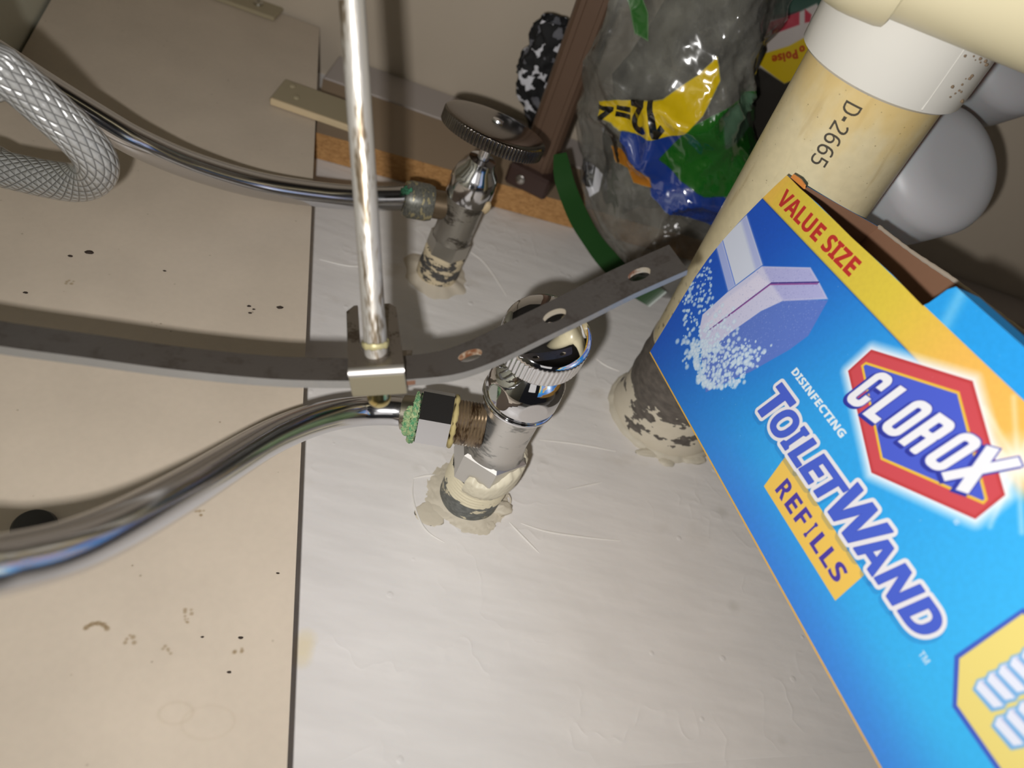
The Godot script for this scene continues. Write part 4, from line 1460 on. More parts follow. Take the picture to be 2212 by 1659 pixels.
func build_tubes() -> void:
	var bright := mat(Color(0.80, 0.80, 0.81), 0.17, 1.0)
	bumped(bright, ntex(86, 0.02), 0.0012, 20.0)
	var o := thing("supply_tube", "bent chrome water supply tube in front, rising from the front valve to the left", "tube", Vector3(0.0346, 0.0402, -0.1809))
	var g := G.new()
	tube(g, smooth([Vector3(-0.112, 0.49, 0.055), Vector3(-0.112, 0.40, 0.052), Vector3(-0.106, 0.31, 0.040), Vector3(-0.092, 0.235, 0.012), Vector3(-0.073, 0.185, -0.020), Vector3(-0.057, 0.152, -0.046), Vector3(-0.0452, 0.1296, -0.0672), Vector3(-0.0377, 0.1211, -0.0738), Vector3(-0.0273, 0.1105, -0.0852), Vector3(-0.0146, 0.0929, -0.1082), Vector3(0.0045, 0.0662, -0.1461), Vector3(0.0203, 0.0523, -0.1667), Vector3(0.0337, 0.0461, -0.1762), Vector3(0.0453, 0.0466, -0.1774), Vector3(0.0536, 0.0483, -0.1753)], 14), 0.00525, 40)
	put("pipe", g.mesh(), bright, o)
	g = G.new()
	var E := Vector3(0.0536, 0.0483, -0.1753)
	var E0 := Vector3(0.0489, 0.0473, -0.1766)
	lathe(g, [Vector2(0.0053, 0.0), Vector2(0.0062, 0.0004), Vector2(0.0066, E.distance_to(E0))], E0, E - E0, 32)
	put("ferrule", g.mesh(), mat(Color(0.66, 0.64, 0.58), 0.3, 1.0), o)
	o = thing("supply_tube", "chrome water supply tube at the back, passing behind the braided hose to the back valve", "tube", Vector3(0.0005, 0.0385, -0.3078))
	g = G.new()
	tube(g, smooth([Vector3(-0.117, 0.49, -0.19), Vector3(-0.117, 0.30, -0.20), Vector3(-0.117, 0.19, -0.225), Vector3(-0.116, 0.135, -0.250), Vector3(-0.1049, 0.1055, -0.2724), Vector3(-0.0916, 0.0951, -0.275), Vector3(-0.0789, 0.0869, -0.2756), Vector3(-0.063, 0.0774, -0.2763), Vector3(-0.0506, 0.0693, -0.2787), Vector3(-0.0322, 0.0563, -0.2885), Vector3(-0.0072, 0.0447, -0.2996), Vector3(0.0207, 0.0397, -0.3073), Vector3(0.0417, 0.0395, -0.311), Vector3(0.057, 0.0417, -0.3123)], 14), 0.0057, 40)
	put("pipe", g.mesh(), bright, o)


func build_strap() -> void:
	# perforated lift strap: a flat bar bent in a shallow S, wide face up, with oval holes
	var steel := StandardMaterial3D.new()
	steel.albedo_texture = tex(worn_metal(Color(0.375, 0.355, 0.34), Color(0.315, 0.29, 0.27), 91, 0.7))
	steel.metallic = 0.7
	steel.roughness = 0.36
	bumped(steel, ntex(92, 0.09), 0.006)
	var mid := smooth([Vector3(-0.0796, 0.0996, -0.1476), Vector3(-0.0583, 0.1003, -0.1445), Vector3(-0.0393, 0.1011, -0.1426), Vector3(-0.0187, 0.1023, -0.1403), Vector3(0.0024, 0.1042, -0.1385), Vector3(0.0186, 0.1062, -0.1381), Vector3(0.0291, 0.1081, -0.1379), Vector3(0.0367, 0.1093, -0.1385), Vector3(0.0467, 0.1113, -0.1398), Vector3(0.0561, 0.1145, -0.1427), Vector3(0.0677, 0.1198, -0.1475), Vector3(0.0801, 0.1261, -0.1522), Vector3(0.0932, 0.1334, -0.1569), Vector3(0.1074, 0.1408, -0.1613)], 12)
	var o := thing("lift_strap", "dark perforated steel strap crossing the picture, held by the spring clip", "strap", mid[84])
	# along-lengths
	var acc := [0.0]
	for k in range(1, mid.size()):
		acc.append(acc[-1] + mid[k].distance_to(mid[k - 1]))
	var total: float = acc[-1]
	var holes := [Vector3(0.0528, 0.1135, -0.1416), Vector3(0.0747, 0.1238, -0.1509), Vector3(0.0968, 0.1364, -0.1593), Vector3(0.0291, 0.1081, -0.1379)]
	var hs := []
	for h: Vector3 in holes:
		var best := 0
		for k in mid.size():
			if mid[k].distance_to(h) < mid[best].distance_to(h):
				best = k
		hs.append(acc[best])
	var frame := func(s: float) -> Array:
		var k := 0
		while k < mid.size() - 2 and acc[k + 1] < s:
			k += 1
		var f: float = (s - acc[k]) / maxf(acc[k + 1] - acc[k], 1e-9)
		var p: Vector3 = mid[k].lerp(mid[k + 1], f)
		var t: Vector3 = (mid[mini(k + 2, mid.size() - 1)] - mid[maxi(k - 1, 0)]).normalized()
		# the wide face looks up and towards the room
		var tilt := lerpf(-0.21, 0.07, smoothstep(0.5, 1.0, s / total))
		var up := Vector3(-0.4 * tilt, 1.0, tilt)
		up = (up - t * up.dot(t)).normalized()
		return [p, up, t.cross(up).normalized()]
	var hole_len := 0.0034
	var half := 0.0050
	var thick := 0.0023
	var g := G.new()
	var gi := G.new()
	var ge := G.new()
	var N := 300
	# outline rows: s along, x across; rows near a hole are split in two
	var seg := func(s0: float, s1: float, lo0: float, hi0: float, lo1: float, hi1: float) -> void:
		var f0: Array = frame.call(s0)
		var f1: Array = frame.call(s1)
		for side in 2:
			var off := thick * 0.5 if side == 0 else -thick * 0.5
			var pts := [f0[0] + f0[2] * lo0 + f0[1] * off, f0[0] + f0[2] * hi0 + f0[1] * off, f1[0] + f1[2] * hi1 + f1[1] * off, f1[0] + f1[2] * lo1 + f1[1] * off]
			var q := []
			for k in 4:
				q.append(g.p(pts[k], (f0[1] if k < 2 else f1[1]) * (1.0 if side == 0 else -1.0), Vector2((s0 if k < 2 else s1) * 25.0, [lo0, hi0, hi1, lo1][k] * 25.0)))
			g.tri(q[0], q[1], q[2])
			g.tri(q[0], q[2], q[3])
	var wall := func(gg: G, s0: float, s1: float, x0: float, x1: float, away: float) -> void:
		var f0: Array = frame.call(s0)
		var f1: Array = frame.call(s1)
		var n0: Vector3 = f0[2] * away
		var q := [gg.p(f0[0] + f0[2] * x0 + f0[1] * thick * 0.5, n0, Vector2(s0 * 25, 0)), gg.p(f1[0] + f1[2] * x1 + f1[1] * thick * 0.5, f1[2] * away, Vector2(s1 * 25, 0)), gg.p(f1[0] + f1[2] * x1 - f1[1] * thick * 0.5, f1[2] * away, Vector2(s1 * 25, 0.05)), gg.p(f0[0] + f0[2] * x0 - f0[1] * thick * 0.5, n0, Vector2(s0 * 25, 0.05))]
		gg.tri(q[0], q[1], q[2])
		gg.tri(q[0], q[2], q[3])
	var hole := func(s: float) -> float:
		# half width of the hole at s
		var v := 0.0
		for c: float in hs:
			var d := absf(s - c)
			var ha := 0.0049 if c == hs[3] else hole_len
			var hb := 0.0045 if c == hs[3] else 0.0019
			if d < ha:
				v = hb * sqrt(1.0 - pow(d / ha, 2.0))
		return v
	var stops := []
	for k in N + 1:
		stops.append(total * k / N)
	for c: float in hs:
		for k in 25:
			stops.append(c - (0.0049 if c == hs[3] else hole_len) * cos(k * PI / 24.0))
	stops.sort()
	for k in stops.size() - 1:
		var s0: float = stops[k]
		var s1: float = stops[k + 1]
		if s1 - s0 < 1e-7:
			continue
		var h0: float = hole.call(s0)
		var h1: float = hole.call(s1)
		if h0 > 0.0 or h1 > 0.0:
			seg.call(s0, s1, -half, -h0, -half, -h1)
			seg.call(s0, s1, h0, half, h1, half)
			wall.call(gi, s0, s1, h0, h1, -1.0)
			wall.call(gi, s0, s1, -h0, -h1, 1.0)
		else:
			seg.call(s0, s1, -half, half, -half, half)
		wall.call(ge, s0, s1, half, half, 1.0)
		wall.call(ge, s0, s1, -half, -half, -1.0)
	var fe: Array = frame.call(total)
	g.quad(fe[0] + fe[2] * half + fe[1] * thick * 0.5, fe[0] - fe[2] * half + fe[1] * thick * 0.5, fe[0] - fe[2] * half - fe[1] * thick * 0.5, fe[0] + fe[2] * half - fe[1] * thick * 0.5)
	var bar := put("bar", g.mesh(), steel, o)
	var em := bumped(mat(Color(0.56, 0.55, 0.535), 0.34, 0.5), ntex(94, 0.08), 0.02, 14.0)
	put("edge", ge.mesh(), em, bar, "bright rough cut edge")
	var rust := StandardMaterial3D.new()
	rust.albedo_texture = tex(worn_metal(Color(0.66, 0.62, 0.55), Color(0.40, 0.22, 0.11), 93, 0.9))
	rust.roughness = 0.6
	rust.metallic = 0.3
	put("hole_rims", gi.mesh(), rust, bar, "bright and rusty rims of the holes")
	var cl: Array = frame.call(acc[75])
	g = G.new()
	var fr: Array = frame.call(acc[84])
	box(g, Transform3D(Basis(fr[2].cross(fr[1]), fr[1], fr[2]), fr[0] + fr[2] * half), Vector3(0.0022, thick * 0.6, 0.0002), 0.00005)
	put("rust_spot", g.mesh(), mat(Color(0.38, 0.26, 0.19), 0.8), bar, "rust spot")
	build_clip()


func build_clip() -> void:
	# folded spring clip: a slotted leaf above the strap, a lip in front of it, a leaf below
	var bl := Vector3(0.0208, 0.108, -0.1616)
	var br := Vector3(0.0339, 0.1125, -0.1602)
	var fl := Vector3(0.021, 0.1116, -0.1353)
	var fr := Vector3(0.0341, 0.1162, -0.1341)
	var o := thing("spring_clip", "folded steel spring clip clasping the perforated strap on the rod", "clip", (fl + fr) * 0.5)
	var metal := StandardMaterial3D.new()
	metal.albedo_texture = tex(worn_metal(Color(0.54, 0.51, 0.475), Color(0.36, 0.32, 0.28), 95, 0.9))
	metal.metallic = 0.9
	metal.roughness = 0.3
	var x := (fr - fl).normalized()
	var y := ((bl + br) * 0.5 - (fl + fr) * 0.5)
	var leafn := y.length()
	y = y.normalized()
	var z := x.cross(y).normalized()
	if z.y < 0.0:
		z = -z
	var flat_y := (y - x * y.dot(x)).normalized()
	var W := fl.distance_to(fr) * 0.5
	var c := (fl + fr) * 0.5
	var X := Transform3D(Basis(x, y, z), c)
	if X.basis.determinant() < 0.0:
		X.basis = Basis(-x, y, z)
	var slot := 0.0036
	var w2 := W * 0.97
	var poly := PackedVector2Array([Vector2(-W, 0.0), Vector2(W, 0.0), Vector2(w2, leafn - 0.002), Vector2(w2 - 0.0016, leafn), Vector2(slot, leafn), Vector2(slot, 0.0075), Vector2(slot * 0.7, 0.0052), Vector2(0, 0.0043), Vector2(-slot * 0.7, 0.0052), Vector2(-slot, 0.0075), Vector2(-slot, leafn), Vector2(-w2 + 0.0022, leafn), Vector2(-w2, leafn - 0.0026)])
	var g := G.new()
	slab(g, poly, X, 0.0009, func(q: Vector2) -> Vector2: return q * 40.0, 7)
	put("upper_leaf", g.mesh(), metal, o, "dark slotted upper leaf")
	# rounded fold, then the lip going down
	var dn := (Vector3(0.0295, 0.1063, -0.1326) - Vector3(0.0275, 0.1139, -0.1347)).normalized()
	dn = (dn - x * dn.dot(x)).normalized()
	var lip := 0.0060
	g = G.new()
	var r0 := 0.0019
	var arc := []
	var inward := (flat_y + dn * -flat_y.dot(dn)).normalized()
	for k in 9:
		var t := k / 8.0
		var m := z.slerp(inward * -1.0, t).normalized()
		arc.append([c - z * r0 + m * r0 + dn * 0.0, m])
	grid(g, 12, 8, func(u: float, v: float) -> Vector3:
		var q: Array = arc[roundi(v * 8)]
		return q[0] + x * lerpf(-W, W, u), false)
	put("fold", g.mesh(), mat(Color(0.90, 0.88, 0.86), 0.36, 1.0), o, "bright fold")
	var fz := inward * -1.0
	var lo: Vector3 = arc[8][0]
	g = G.new()
	box(g, Transform3D(Basis(x, -dn, x.cross(-dn)), lo + dn * lip * 0.5 - fz * 0.00045), Vector3(W * 2.0, lip, 0.0009), 0.0002)
	put("front_lip", g.mesh(), mat(Color(0.56, 0.53, 0.45), 0.32, 0.55), o, "plain front lip")
	g = G.new()
	var by := inward
	box(g, Transform3D(Basis(x, by, x.cross(by)), lo + dn * (lip - 0.0005) + by * 0.010), Vector3(W * 2.0, 0.020, 0.0009), 0.0002)
	put("lower_leaf", g.mesh(), metal, o)
	# the rod through it
	var rod := thing("lift_rod", "thin worn brass-tinted rod running from the top of the picture down through the spring clip", "rod", Vector3(0.0304, 0.1026, -0.1344))
	var rm := StandardMaterial3D.new()
	rm.albedo_texture = tex(worn_metal(Color(0.66, 0.645, 0.62), Color(0.36, 0.31, 0.24), 97, 1.0))
	rm.metallic = 0.6
	rm.roughness = 0.42
	rm.uv1_scale = Vector3(1.0, 5.0, 1.0)
	bumped(rm, ntex(98, 0.05), 0.006)
	var p0 := Vector3(0.0302, 0.1029, -0.1344)
	var p1 := Vector3(0.0182, 0.1541, -0.1646)
	var d := (p0 - p1).normalized()
	var top := p0 - d * ((0.488 - p0.y) / -d.y)
	g = G.new()
	lathe(g, [Vector2(0.0, 0.0), Vector2(0.0029, 0.0), Vector2(0.0029, top.distance_to(p0) - 0.002)], top, d, 40)
	put("shaft", g.mesh(), rm, rod)
	g = G.new()
	var e := p0
	var tp := []
	for k in 9:
		tp.append(Vector2(0.0031 * cos(k * PI / 16.0), 0.0031 * sin(k * PI / 16.0)))
	tp.push_front(Vector2(0.0031, -0.004))
	lathe(g, tp, e, d, 32)
	put("tip", g.mesh(), mat(Color(0.78, 0.72, 0.50), 0.2, 1.0), rod, "round brass tip")
	# grease and scale where it meets the leaf
	g = G.new()
	var m := Vector3(0.0274, 0.115, -0.1414)
	var e1 := side_of(d)
	var e2 := d.cross(e1)
	var nz := noise(99, 1.5, 2)
	grid(g, 36, 8, func(u: float, v: float) -> Vector3:
		var a := u * TAU
		var k := 0.0005 + 0.0003 * nz.get_noise_2d(cos(a) * 2.0, sin(a) * 2.0)
		return m + (e1 * cos(a) + e2 * sin(a)) * (0.0030 + k * (0.5 + 0.5 * cos(v * TAU))) + d * k * 1.6 * sin(v * TAU), true)
	put("scale_ring", g.mesh(), mat(Color(0.60, 0.57, 0.42), 0.5, 0.3), rod, "greenish scale ring")


func build_hose() -> void:
	# braided hose: raised translucent scales between crossing threads
	var im := Paint.new(256, 256)
	var re := Paint.new(256, 256)
	for y in 256:
		for x in 256:
			var a := float(x) / 256.0
			var b := float(y) / 256.0
			var p := absf(fposmod(a + b, 1.0) - 0.5)
			var q := absf(fposmod(a - b, 1.0) - 0.5)
			var e := 0.5 - maxf(p, q)
			var s := smoothstep(0.0, 0.10, e)
			im.dot(x, y, Color(0.40, 0.40, 0.395).lerp(Color(0.575, 0.575, 0.57), s), 1.0)
			var h := sqrt(clampf(e * 2.6, 0, 1))
			re.dot(x, y, Color(h, h, h), 1.0)
	var m := StandardMaterial3D.new()
	m.albedo_texture = tex(im.image())
	m.roughness = 0.24
	m.metallic_specular = 0.6
	m.clearcoat_enabled = true
	m.clearcoat = 0.5
	m.clearcoat_roughness = 0.12
	bumped(m, tex(re.image()), 0.06)
	m.uv1_scale = Vector3(16, 190, 1)
	var o := thing("braided_hose", "grey braided vinyl hose hanging in a tight bend at the upper left", "hose", Vector3(-0.0528, 0.1003, -0.219))
	var g := G.new()
	tube(g, smooth([Vector3(-0.094, 0.49, -0.150), Vector3(-0.094, 0.40, -0.155), Vector3(-0.090, 0.28, -0.180), Vector3(-0.0769, 0.1378, -0.2121), Vector3(-0.0705, 0.1307, -0.2108), Vector3(-0.0654, 0.126, -0.2109), Vector3(-0.0598, 0.1207, -0.2104), Vector3(-0.0542, 0.1147, -0.2105), Vector3(-0.0505, 0.1075, -0.2118), Vector3(-0.0517, 0.0982, -0.2162), Vector3(-0.0586, 0.0888, -0.2233), Vector3(-0.0699, 0.0818, -0.2319), Vector3(-0.0829, 0.0765, -0.2401), Vector3(-0.0971, 0.0721, -0.2467), Vector3(-0.112, 0.085, -0.185), Vector3(-0.112, 0.14, -0.150), Vector3(-0.100, 0.24, -0.120), Vector3(-0.094, 0.36, -0.110), Vector3(-0.094, 0.49, -0.110)], 14), 0.0060, 48)
	put("hose", g.mesh(), m, o)


func build_post() -> void:
	var B := Vector3(0.1422, 0.0163, -0.3885)
	var o := thing("leg_post", "brown ribbed metal post standing on the chipboard panel, left of the plastic bag", "post", B)
	var brown := bumped(mat(Color(0.40, 0.315, 0.255), 0.38, 0.25), ntex(101, 0.03), 0.003, 20.0)
	var g := G.new()
	var prof := PackedVector2Array()
	for k in 24:
		var a := TAU * k / 24.0
		var d := Vector2.from_angle(a)
		var r := 0.0100 / pow(pow(absf(d.x), 5.0) + pow(absf(d.y), 5.0), 0.2)
		if k % 6 == 3:
			r *= 0.955
		prof.append(d * r)
	var bz := Vector3(-0.50, 0, 0.866)
	var bx := Vector3(0.866, 0, 0.50)
	slab(g, prof, Transform3D(Basis(bx, -bz, Vector3.UP), B + Vector3(0, 0.472, 0)), 0.470, null, 7)
	put("shaft", g.mesh(), brown, o)
	for s in [-0.0052, 0.0052]:
		g = G.new()
		box(g, Transform3D(Basis(bx, Vector3.UP, bz), B + bz * 0.0100 + bx * s + Vector3(0, 0.236, 0)), Vector3(0.0032, 0.468, 0.0010), 0.0004)
		put("rib", g.mesh(), brown, o)
	g = G.new()
	box(g, Transform3D(Basis(bx, Vector3.UP, bz), B + Vector3(0, 0.0065, 0) + bz * 0.003), Vector3(0.026, 0.013, 0.026), 0.0016)
	var foot := put("foot", g.mesh(), bumped(mat(Color(0.27, 0.20, 0.18), 0.35, 0.2), ntex(102, 0.03), 0.003, 20.0), o, "dark brown foot")
	g = G.new()
	lathe(g, [Vector2(0.0030, 0.0), Vector2(0.0028, 0.0010), Vector2(0.0012, 0.0018), Vector2(0.0, 0.0018)], B + Vector3(0, 0.0068, 0) + bz * 0.0158 - bx * 0.004, bz, 20)
	put("screw", g.mesh(), mat(Color(0.72, 0.70, 0.68), 0.25, 1.0), foot, "bright screw head")
	# black and white patterned cloth hung behind the post
	var c := Vector3(0.1359, 0.0794, -0.4081)
	var im := Paint.new(256, 256)
	var n := FastNoiseLite.new()
	n.noise_type = FastNoiseLite.TYPE_SIMPLEX
	n.frequency = 0.010
	n.seed = 8
	for y in 256:
		for x in 256:
			var v := n.get_noise_2d(x, y)
			var col := Color(0.05, 0.05, 0.055)
			if v > 0.32:
				col = Color(0.78, 0.78, 0.80)
			elif v < -0.42:
				col = Color(0.36, 0.36, 0.38)
			im.dot(x, y, col, 1.0)
	var cm := StandardMaterial3D.new()
	cm.albedo_texture = tex(im.image())
	cm.roughness = 0.8
	cm.uv1_scale = Vector3(2.0, 1.6, 1)
	o = thing("patterned_pouch", "small black and white patterned pouch tucked behind the brown post", "pouch", Vector3(c.x, 0.016, c.z))
	var fold := noise(104, 1.6, 3)
	g = G.new()
	var floor_y := 0.0165
	var hi := c.y + 0.018
	grid(g, 40, 40, func(u: float, v: float) -> Vector3:
		var a := u * TAU
		var y := lerpf(floor_y, hi, v)
		var t := (y - c.y) / 0.024
		var env := sqrt(clampf(1.0 - pow(maxf(absf(t), 0.0), 4.0), 0.0, 1.0)) if t > 0.0 else 1.0
		var lean := lerpf(0.012, 0.0, smoothstep(-2.0, -0.6, t))
		var r := (0.0105 * env * smoothstep(-3.4, -0.7, t) + 0.0025 * env + 0.0004)
		var d := Vector3(cos(a), 0, sin(a) * 0.62)
		var q := Vector3(c.x + lean, y, c.z - 0.010)
		return q + d * (r * (1.0 + 0.35 * fold.get_noise_3d(d.x * 1.5, t * 1.6, d.z * 1.5))), true)
	put("cloth", g.mesh(), cm, o)


func build_bag() -> void:
	# a bag of thin clear film with printed patches, stuffed and crumpled; local x, y across its face
	var at := Vector3(0.205, 0.0, -0.345)
	var bx := Vector3(0.8417, 0, 0.54)
	var bn := Vector3(-0.54, 0, 0.8417)
	var x0 := -0.085
	var y0 := -0.01
	var S := 0.24
	var im := Paint.new(1024, 1024)
	var to := func(q: Vector2) -> Vector2: return Vector2((q.x - x0) / S * 1024.0, 1024.0 - (q.y - y0) / S * 1024.0)
	var pv := func(a: Array) -> PackedVector2Array:
		var o := PackedVector2Array()
		for q: Vector2 in a:
			o.append(to.call(q))
		return o
	var film := noise(111, 0.008, 4)
	for y in 1024:
		for x in 1024:
			var k := film.get_noise_2d(x, y * 0.7)
			im.dot(x, y, Color(0.50 + 0.06 * k, 0.495 + 0.06 * k, 0.465 + 0.05 * k), 1.0)
			im.alpha(x, y, 0.42 + 0.30 * k)
	var blue := pv.call([Vector2(-0.0341, 0.0935), Vector2(-0.0042, 0.1093), Vector2(0.0042, 0.1201), Vector2(0.0059, 0.0894), Vector2(0.0259, 0.0793), Vector2(0.0281, 0.0608), Vector2(-0.0067, 0.0691), Vector2(-0.0137, 0.0787), Vector2(-0.0292, 0.0822)])
	im.poly(blue, Color(0.10, 0.22, 0.52), 0.0, 3.0)
	var green := pv.call([Vector2(-0.0112, 0.0892), Vector2(-0.0049, 0.1108), Vector2(0.0081, 0.1255), Vector2(0.0179, 0.1281), Vector2(0.0352, 0.0977), Vector2(0.0254, 0.0803), Vector2(0.0161, 0.0791), Vector2(0.0022, 0.0821)])
	im.poly(green, Color(0.10, 0.36, 0.10), 0.0, 3.0)
	im.poly(pv.call([Vector2(0.0052, 0.1183), Vector2(0.009, 0.1259), Vector2(0.0239, 0.1255), Vector2(0.0241, 0.1091), Vector2(0.014, 0.1038)]), Color(0.30, 0.42, 0.33), 0.0, 4.0)
	im.poly(pv.call([Vector2(-0.05, 0.0957), Vector2(-0.0419, 0.1029), Vector2(-0.0213, 0.1154), Vector2(-0.0123, 0.1298), Vector2(-0.0086, 0.1391), Vector2(-0.0028, 0.1312), Vector2(-0.0022, 0.1169), Vector2(-0.0054, 0.107), Vector2(-0.0176, 0.0976), Vector2(-0.0344, 0.0913), Vector2(-0.0397, 0.0919), Vector2(-0.0467, 0.0908)]), Color(0.82, 0.70, 0.06), 0.0, 3.0)
	im.poly(pv.call([Vector2(-0.036, 0.0786), Vector2(-0.0296, 0.0832), Vector2(-0.0206, 0.0816), Vector2(-0.0116, 0.0785), Vector2(-0.0085, 0.073), Vector2(-0.0176, 0.0704), Vector2(-0.0229, 0.0777), Vector2(-0.0299, 0.0752)]), Color(0.72, 0.45, 0.10), 0.0, 4.0)
	im.poly(pv.call([Vector2(-0.0556, 0.1473), Vector2(-0.0454, 0.1397), Vector2(-0.0398, 0.1309), Vector2(-0.0467, 0.1308), Vector2(-0.0596, 0.1436)]), Color(0.13, 0.36, 0.12), 0.0, 6.0)
	# printed lettering, upside down as the bag lies
	write(im, "12=", to.call(Vector2(-0.0116, 0.1002)), to.call(Vector2(-0.0384, 0.0918)), to.call(Vector2(-0.041, 0.1036)), to.call(Vector2(-0.0228, 0.1145)), Color(0.05, 0.05, 0.05), 1.2)
	write(im, "2", to.call(Vector2(-0.0396, 0.087)), to.call(Vector2(-0.046, 0.0879)), to.call(Vector2(-0.0493, 0.0941)), to.call(Vector2(-0.0418, 0.0981)), Color(0.05, 0.05, 0.05), 1.2)
	for k in 5:
		im.line(to.call(Vector2(-0.0429, 0.0877)) + Vector2(k * 9, k * 8), to.call(Vector2(-0.0366, 0.0847)) + Vector2(k * 8, k * 9), 5.0 - k * 0.5, Color(0.08, 0.07, 0.06), 4.0)
	# white label with a bar code at the left side
	var lab := [Vector2(-0.0515, 0.0631), Vector2(-0.0344, 0.0614), Vector2(-0.0327, 0.0522), Vector2(-0.0381, 0.0442)]
	im.poly(pv.call(lab), Color(0.72, 0.72, 0.74), 0.0, 3.0)
	for k in 8:
		var a: Vector2 = to.call(lab[0].lerp(lab[1], 0.12 + k * 0.075))
		var b: Vector2 = to.call(lab[3].lerp(lab[2], 0.10 + k * 0.05))
		im.line(a, a.lerp(b, 0.65), 1.2 + (k % 3) * 0.8, Color(0.12, 0.12, 0.13), 1.5)
	for k in range(0, im.d.size(), 4):
		# the printed patches are denser than the film
		var r := im.d[k]
		var gg := im.d[k + 1]
		var b := im.d[k + 2]
		if maxi(absi(r - gg), absi(gg - b)) > 22 or r > 165 or r < 40:
			im.d[k + 3] = 245
	var m := StandardMaterial3D.new()
	m.albedo_texture = tex(im.image())
	m.transparency = BaseMaterial3D.TRANSPARENCY_ALPHA
	m.roughness = 0.16
	m.metallic_specular = 0.9
	m.clearcoat_enabled = true
	m.clearcoat = 1.0
	m.clearcoat_roughness = 0.08
	m.cull_mode = BaseMaterial3D.CULL_DISABLED
	var o := thing("plastic_bag", "crumpled clear plastic bag printed yellow, blue and green, between brown post and drain pipe", "bag", at)
	var c1 := noise(112, 17.0, 2)
	var c2 := noise(113, 70.0, 2)
	var c3 := noise(114, 16.0, 2)
	var skin := func(grow: float) -> G:
		var g := G.new()
		var first := g.v.size()
		grid(g, 150, 130, func(u: float, v: float) -> Vector3:
			var a := u * TAU
			var t := v * PI
			var cy := 0.098
			var d := Vector3(sin(t) * cos(a), -cos(t), sin(t) * sin(a))
			var sq := pow(absf(sin(t)), 0.62) * signf(sin(t))
			var wide := 0.0600 - 0.010 * smoothstep(0.1, -0.6, d.y)
			var ly := cy + d.y * 0.098
			if cos(a) > 0.0:
				wide = lerpf(wide, 0.017, smoothstep(0.062, 0.128, ly))
			var lx := cos(a) * sq * wide * (1.0 + 0.06 * sin(d.y * 4.0))
			var lz := sin(a) * sq * 0.041
			var p := Vector3(lx, ly, lz)
			var r1 := 1.0 - absf(c1.get_noise_3dv(p))
			var r2 := 1.0 - absf(c2.get_noise_3dv(p))
			var push := 0.0085 * (pow(r1, 4.0) - 0.35) + 0.0012 * (pow(r2, 4.0) - 0.3) + 0.005 * c3.get_noise_3dv(p) + grow
			p += Vector3(cos(a) * sq, d.y * 0.4, sin(a) * sq) * push
			p.x -= 0.010 - 0.020 * smoothstep(0.08, 0.0, p.y)
			p.x = maxf(p.x, -0.0650)
			p.z = maxf(p.z, -0.0365)
			var q := at + bx * p.x + bn * (p.z + 0.008)
			var behind := smoothstep(0.012, 0.003, q.z + 0.3711 - (q.x - 0.1683) * 0.168)
			return Vector3(q.x, maxf(p.y, lerpf(0.0006, 0.0172, behind)), q.z), true)
		for k in range(first, g.v.size()):
			var q := g.v[k] - at
			g.t[k] = Vector2((q.dot(bx) - x0) / S, 1.0 - (q.y - y0) / S)
		return g
	var g: G = skin.call(0.0)
	put("film", g.mesh(), m, o, "clear film with printed patches")
	# dark stuffing seen dimly through the film
	g = G.new()
	lump(g, at + bx * -0.008 + Vector3(0, 0.100, 0) + bn * 0.002 + bx * -0.012, Vector3(0.030, 0.070, 0.022), 9, 0.35, 40)
	put("stuffing", g.mesh(), bumped(mat(Color(0.24, 0.235, 0.215), 0.7), ntex(115, 0.03), 0.2, 12.0), o, "dark stuffing")
	# a green printed edge folded down the left side
	var gm := mat(Color(0.12, 0.27, 0.11), 0.35)
	g = G.new()
	var le := smooth([Vector3(0.1291, 0.0647, -0.3368), Vector3(0.1341, 0.051, -0.3321), Vector3(0.1466, 0.0355, -0.3249), Vector3(0.1594, 0.0238, -0.3194), Vector3(0.1754, 0.0137, -0.3118), Vector3(0.1882, 0.0089, -0.306), Vector3(0.1989, 0.0067, -0.3001)], 8)
	var ri := smooth([Vector3(0.1351, 0.0667, -0.3377), Vector3(0.1435, 0.0543, -0.3342), Vector3(0.1551, 0.0401, -0.3289), Vector3(0.1684, 0.0286, -0.3234), Vector3(0.184, 0.0199, -0.3159), Vector3(0.1964, 0.0177, -0.3115), Vector3(0.2062, 0.0159, -0.3034)], 8)
	var np2: int = le.size() - 1
	var back := bn * -0.0008
	for k in np2:
		var wv := bn * (0.0004 * sin(k * 0.5))
		var wv2 := bn * (0.0004 * sin((k + 1) * 0.5))
		g.quad(le[k] + wv, ri[k] - wv, ri[k + 1] - wv2, le[k + 1] + wv2, Vector2.ZERO, Vector2.ZERO, Vector2.ZERO, Vector2.ZERO, bn)
		g.quad(le[k] + wv + back, ri[k] - wv + back, ri[k + 1] - wv2 + back, le[k + 1] + wv2 + back, Vector2.ZERO, Vector2.ZERO, Vector2.ZERO, Vector2.ZERO, -bn)
	put("green_hem", g.mesh(), gm, o, "green printed hem")


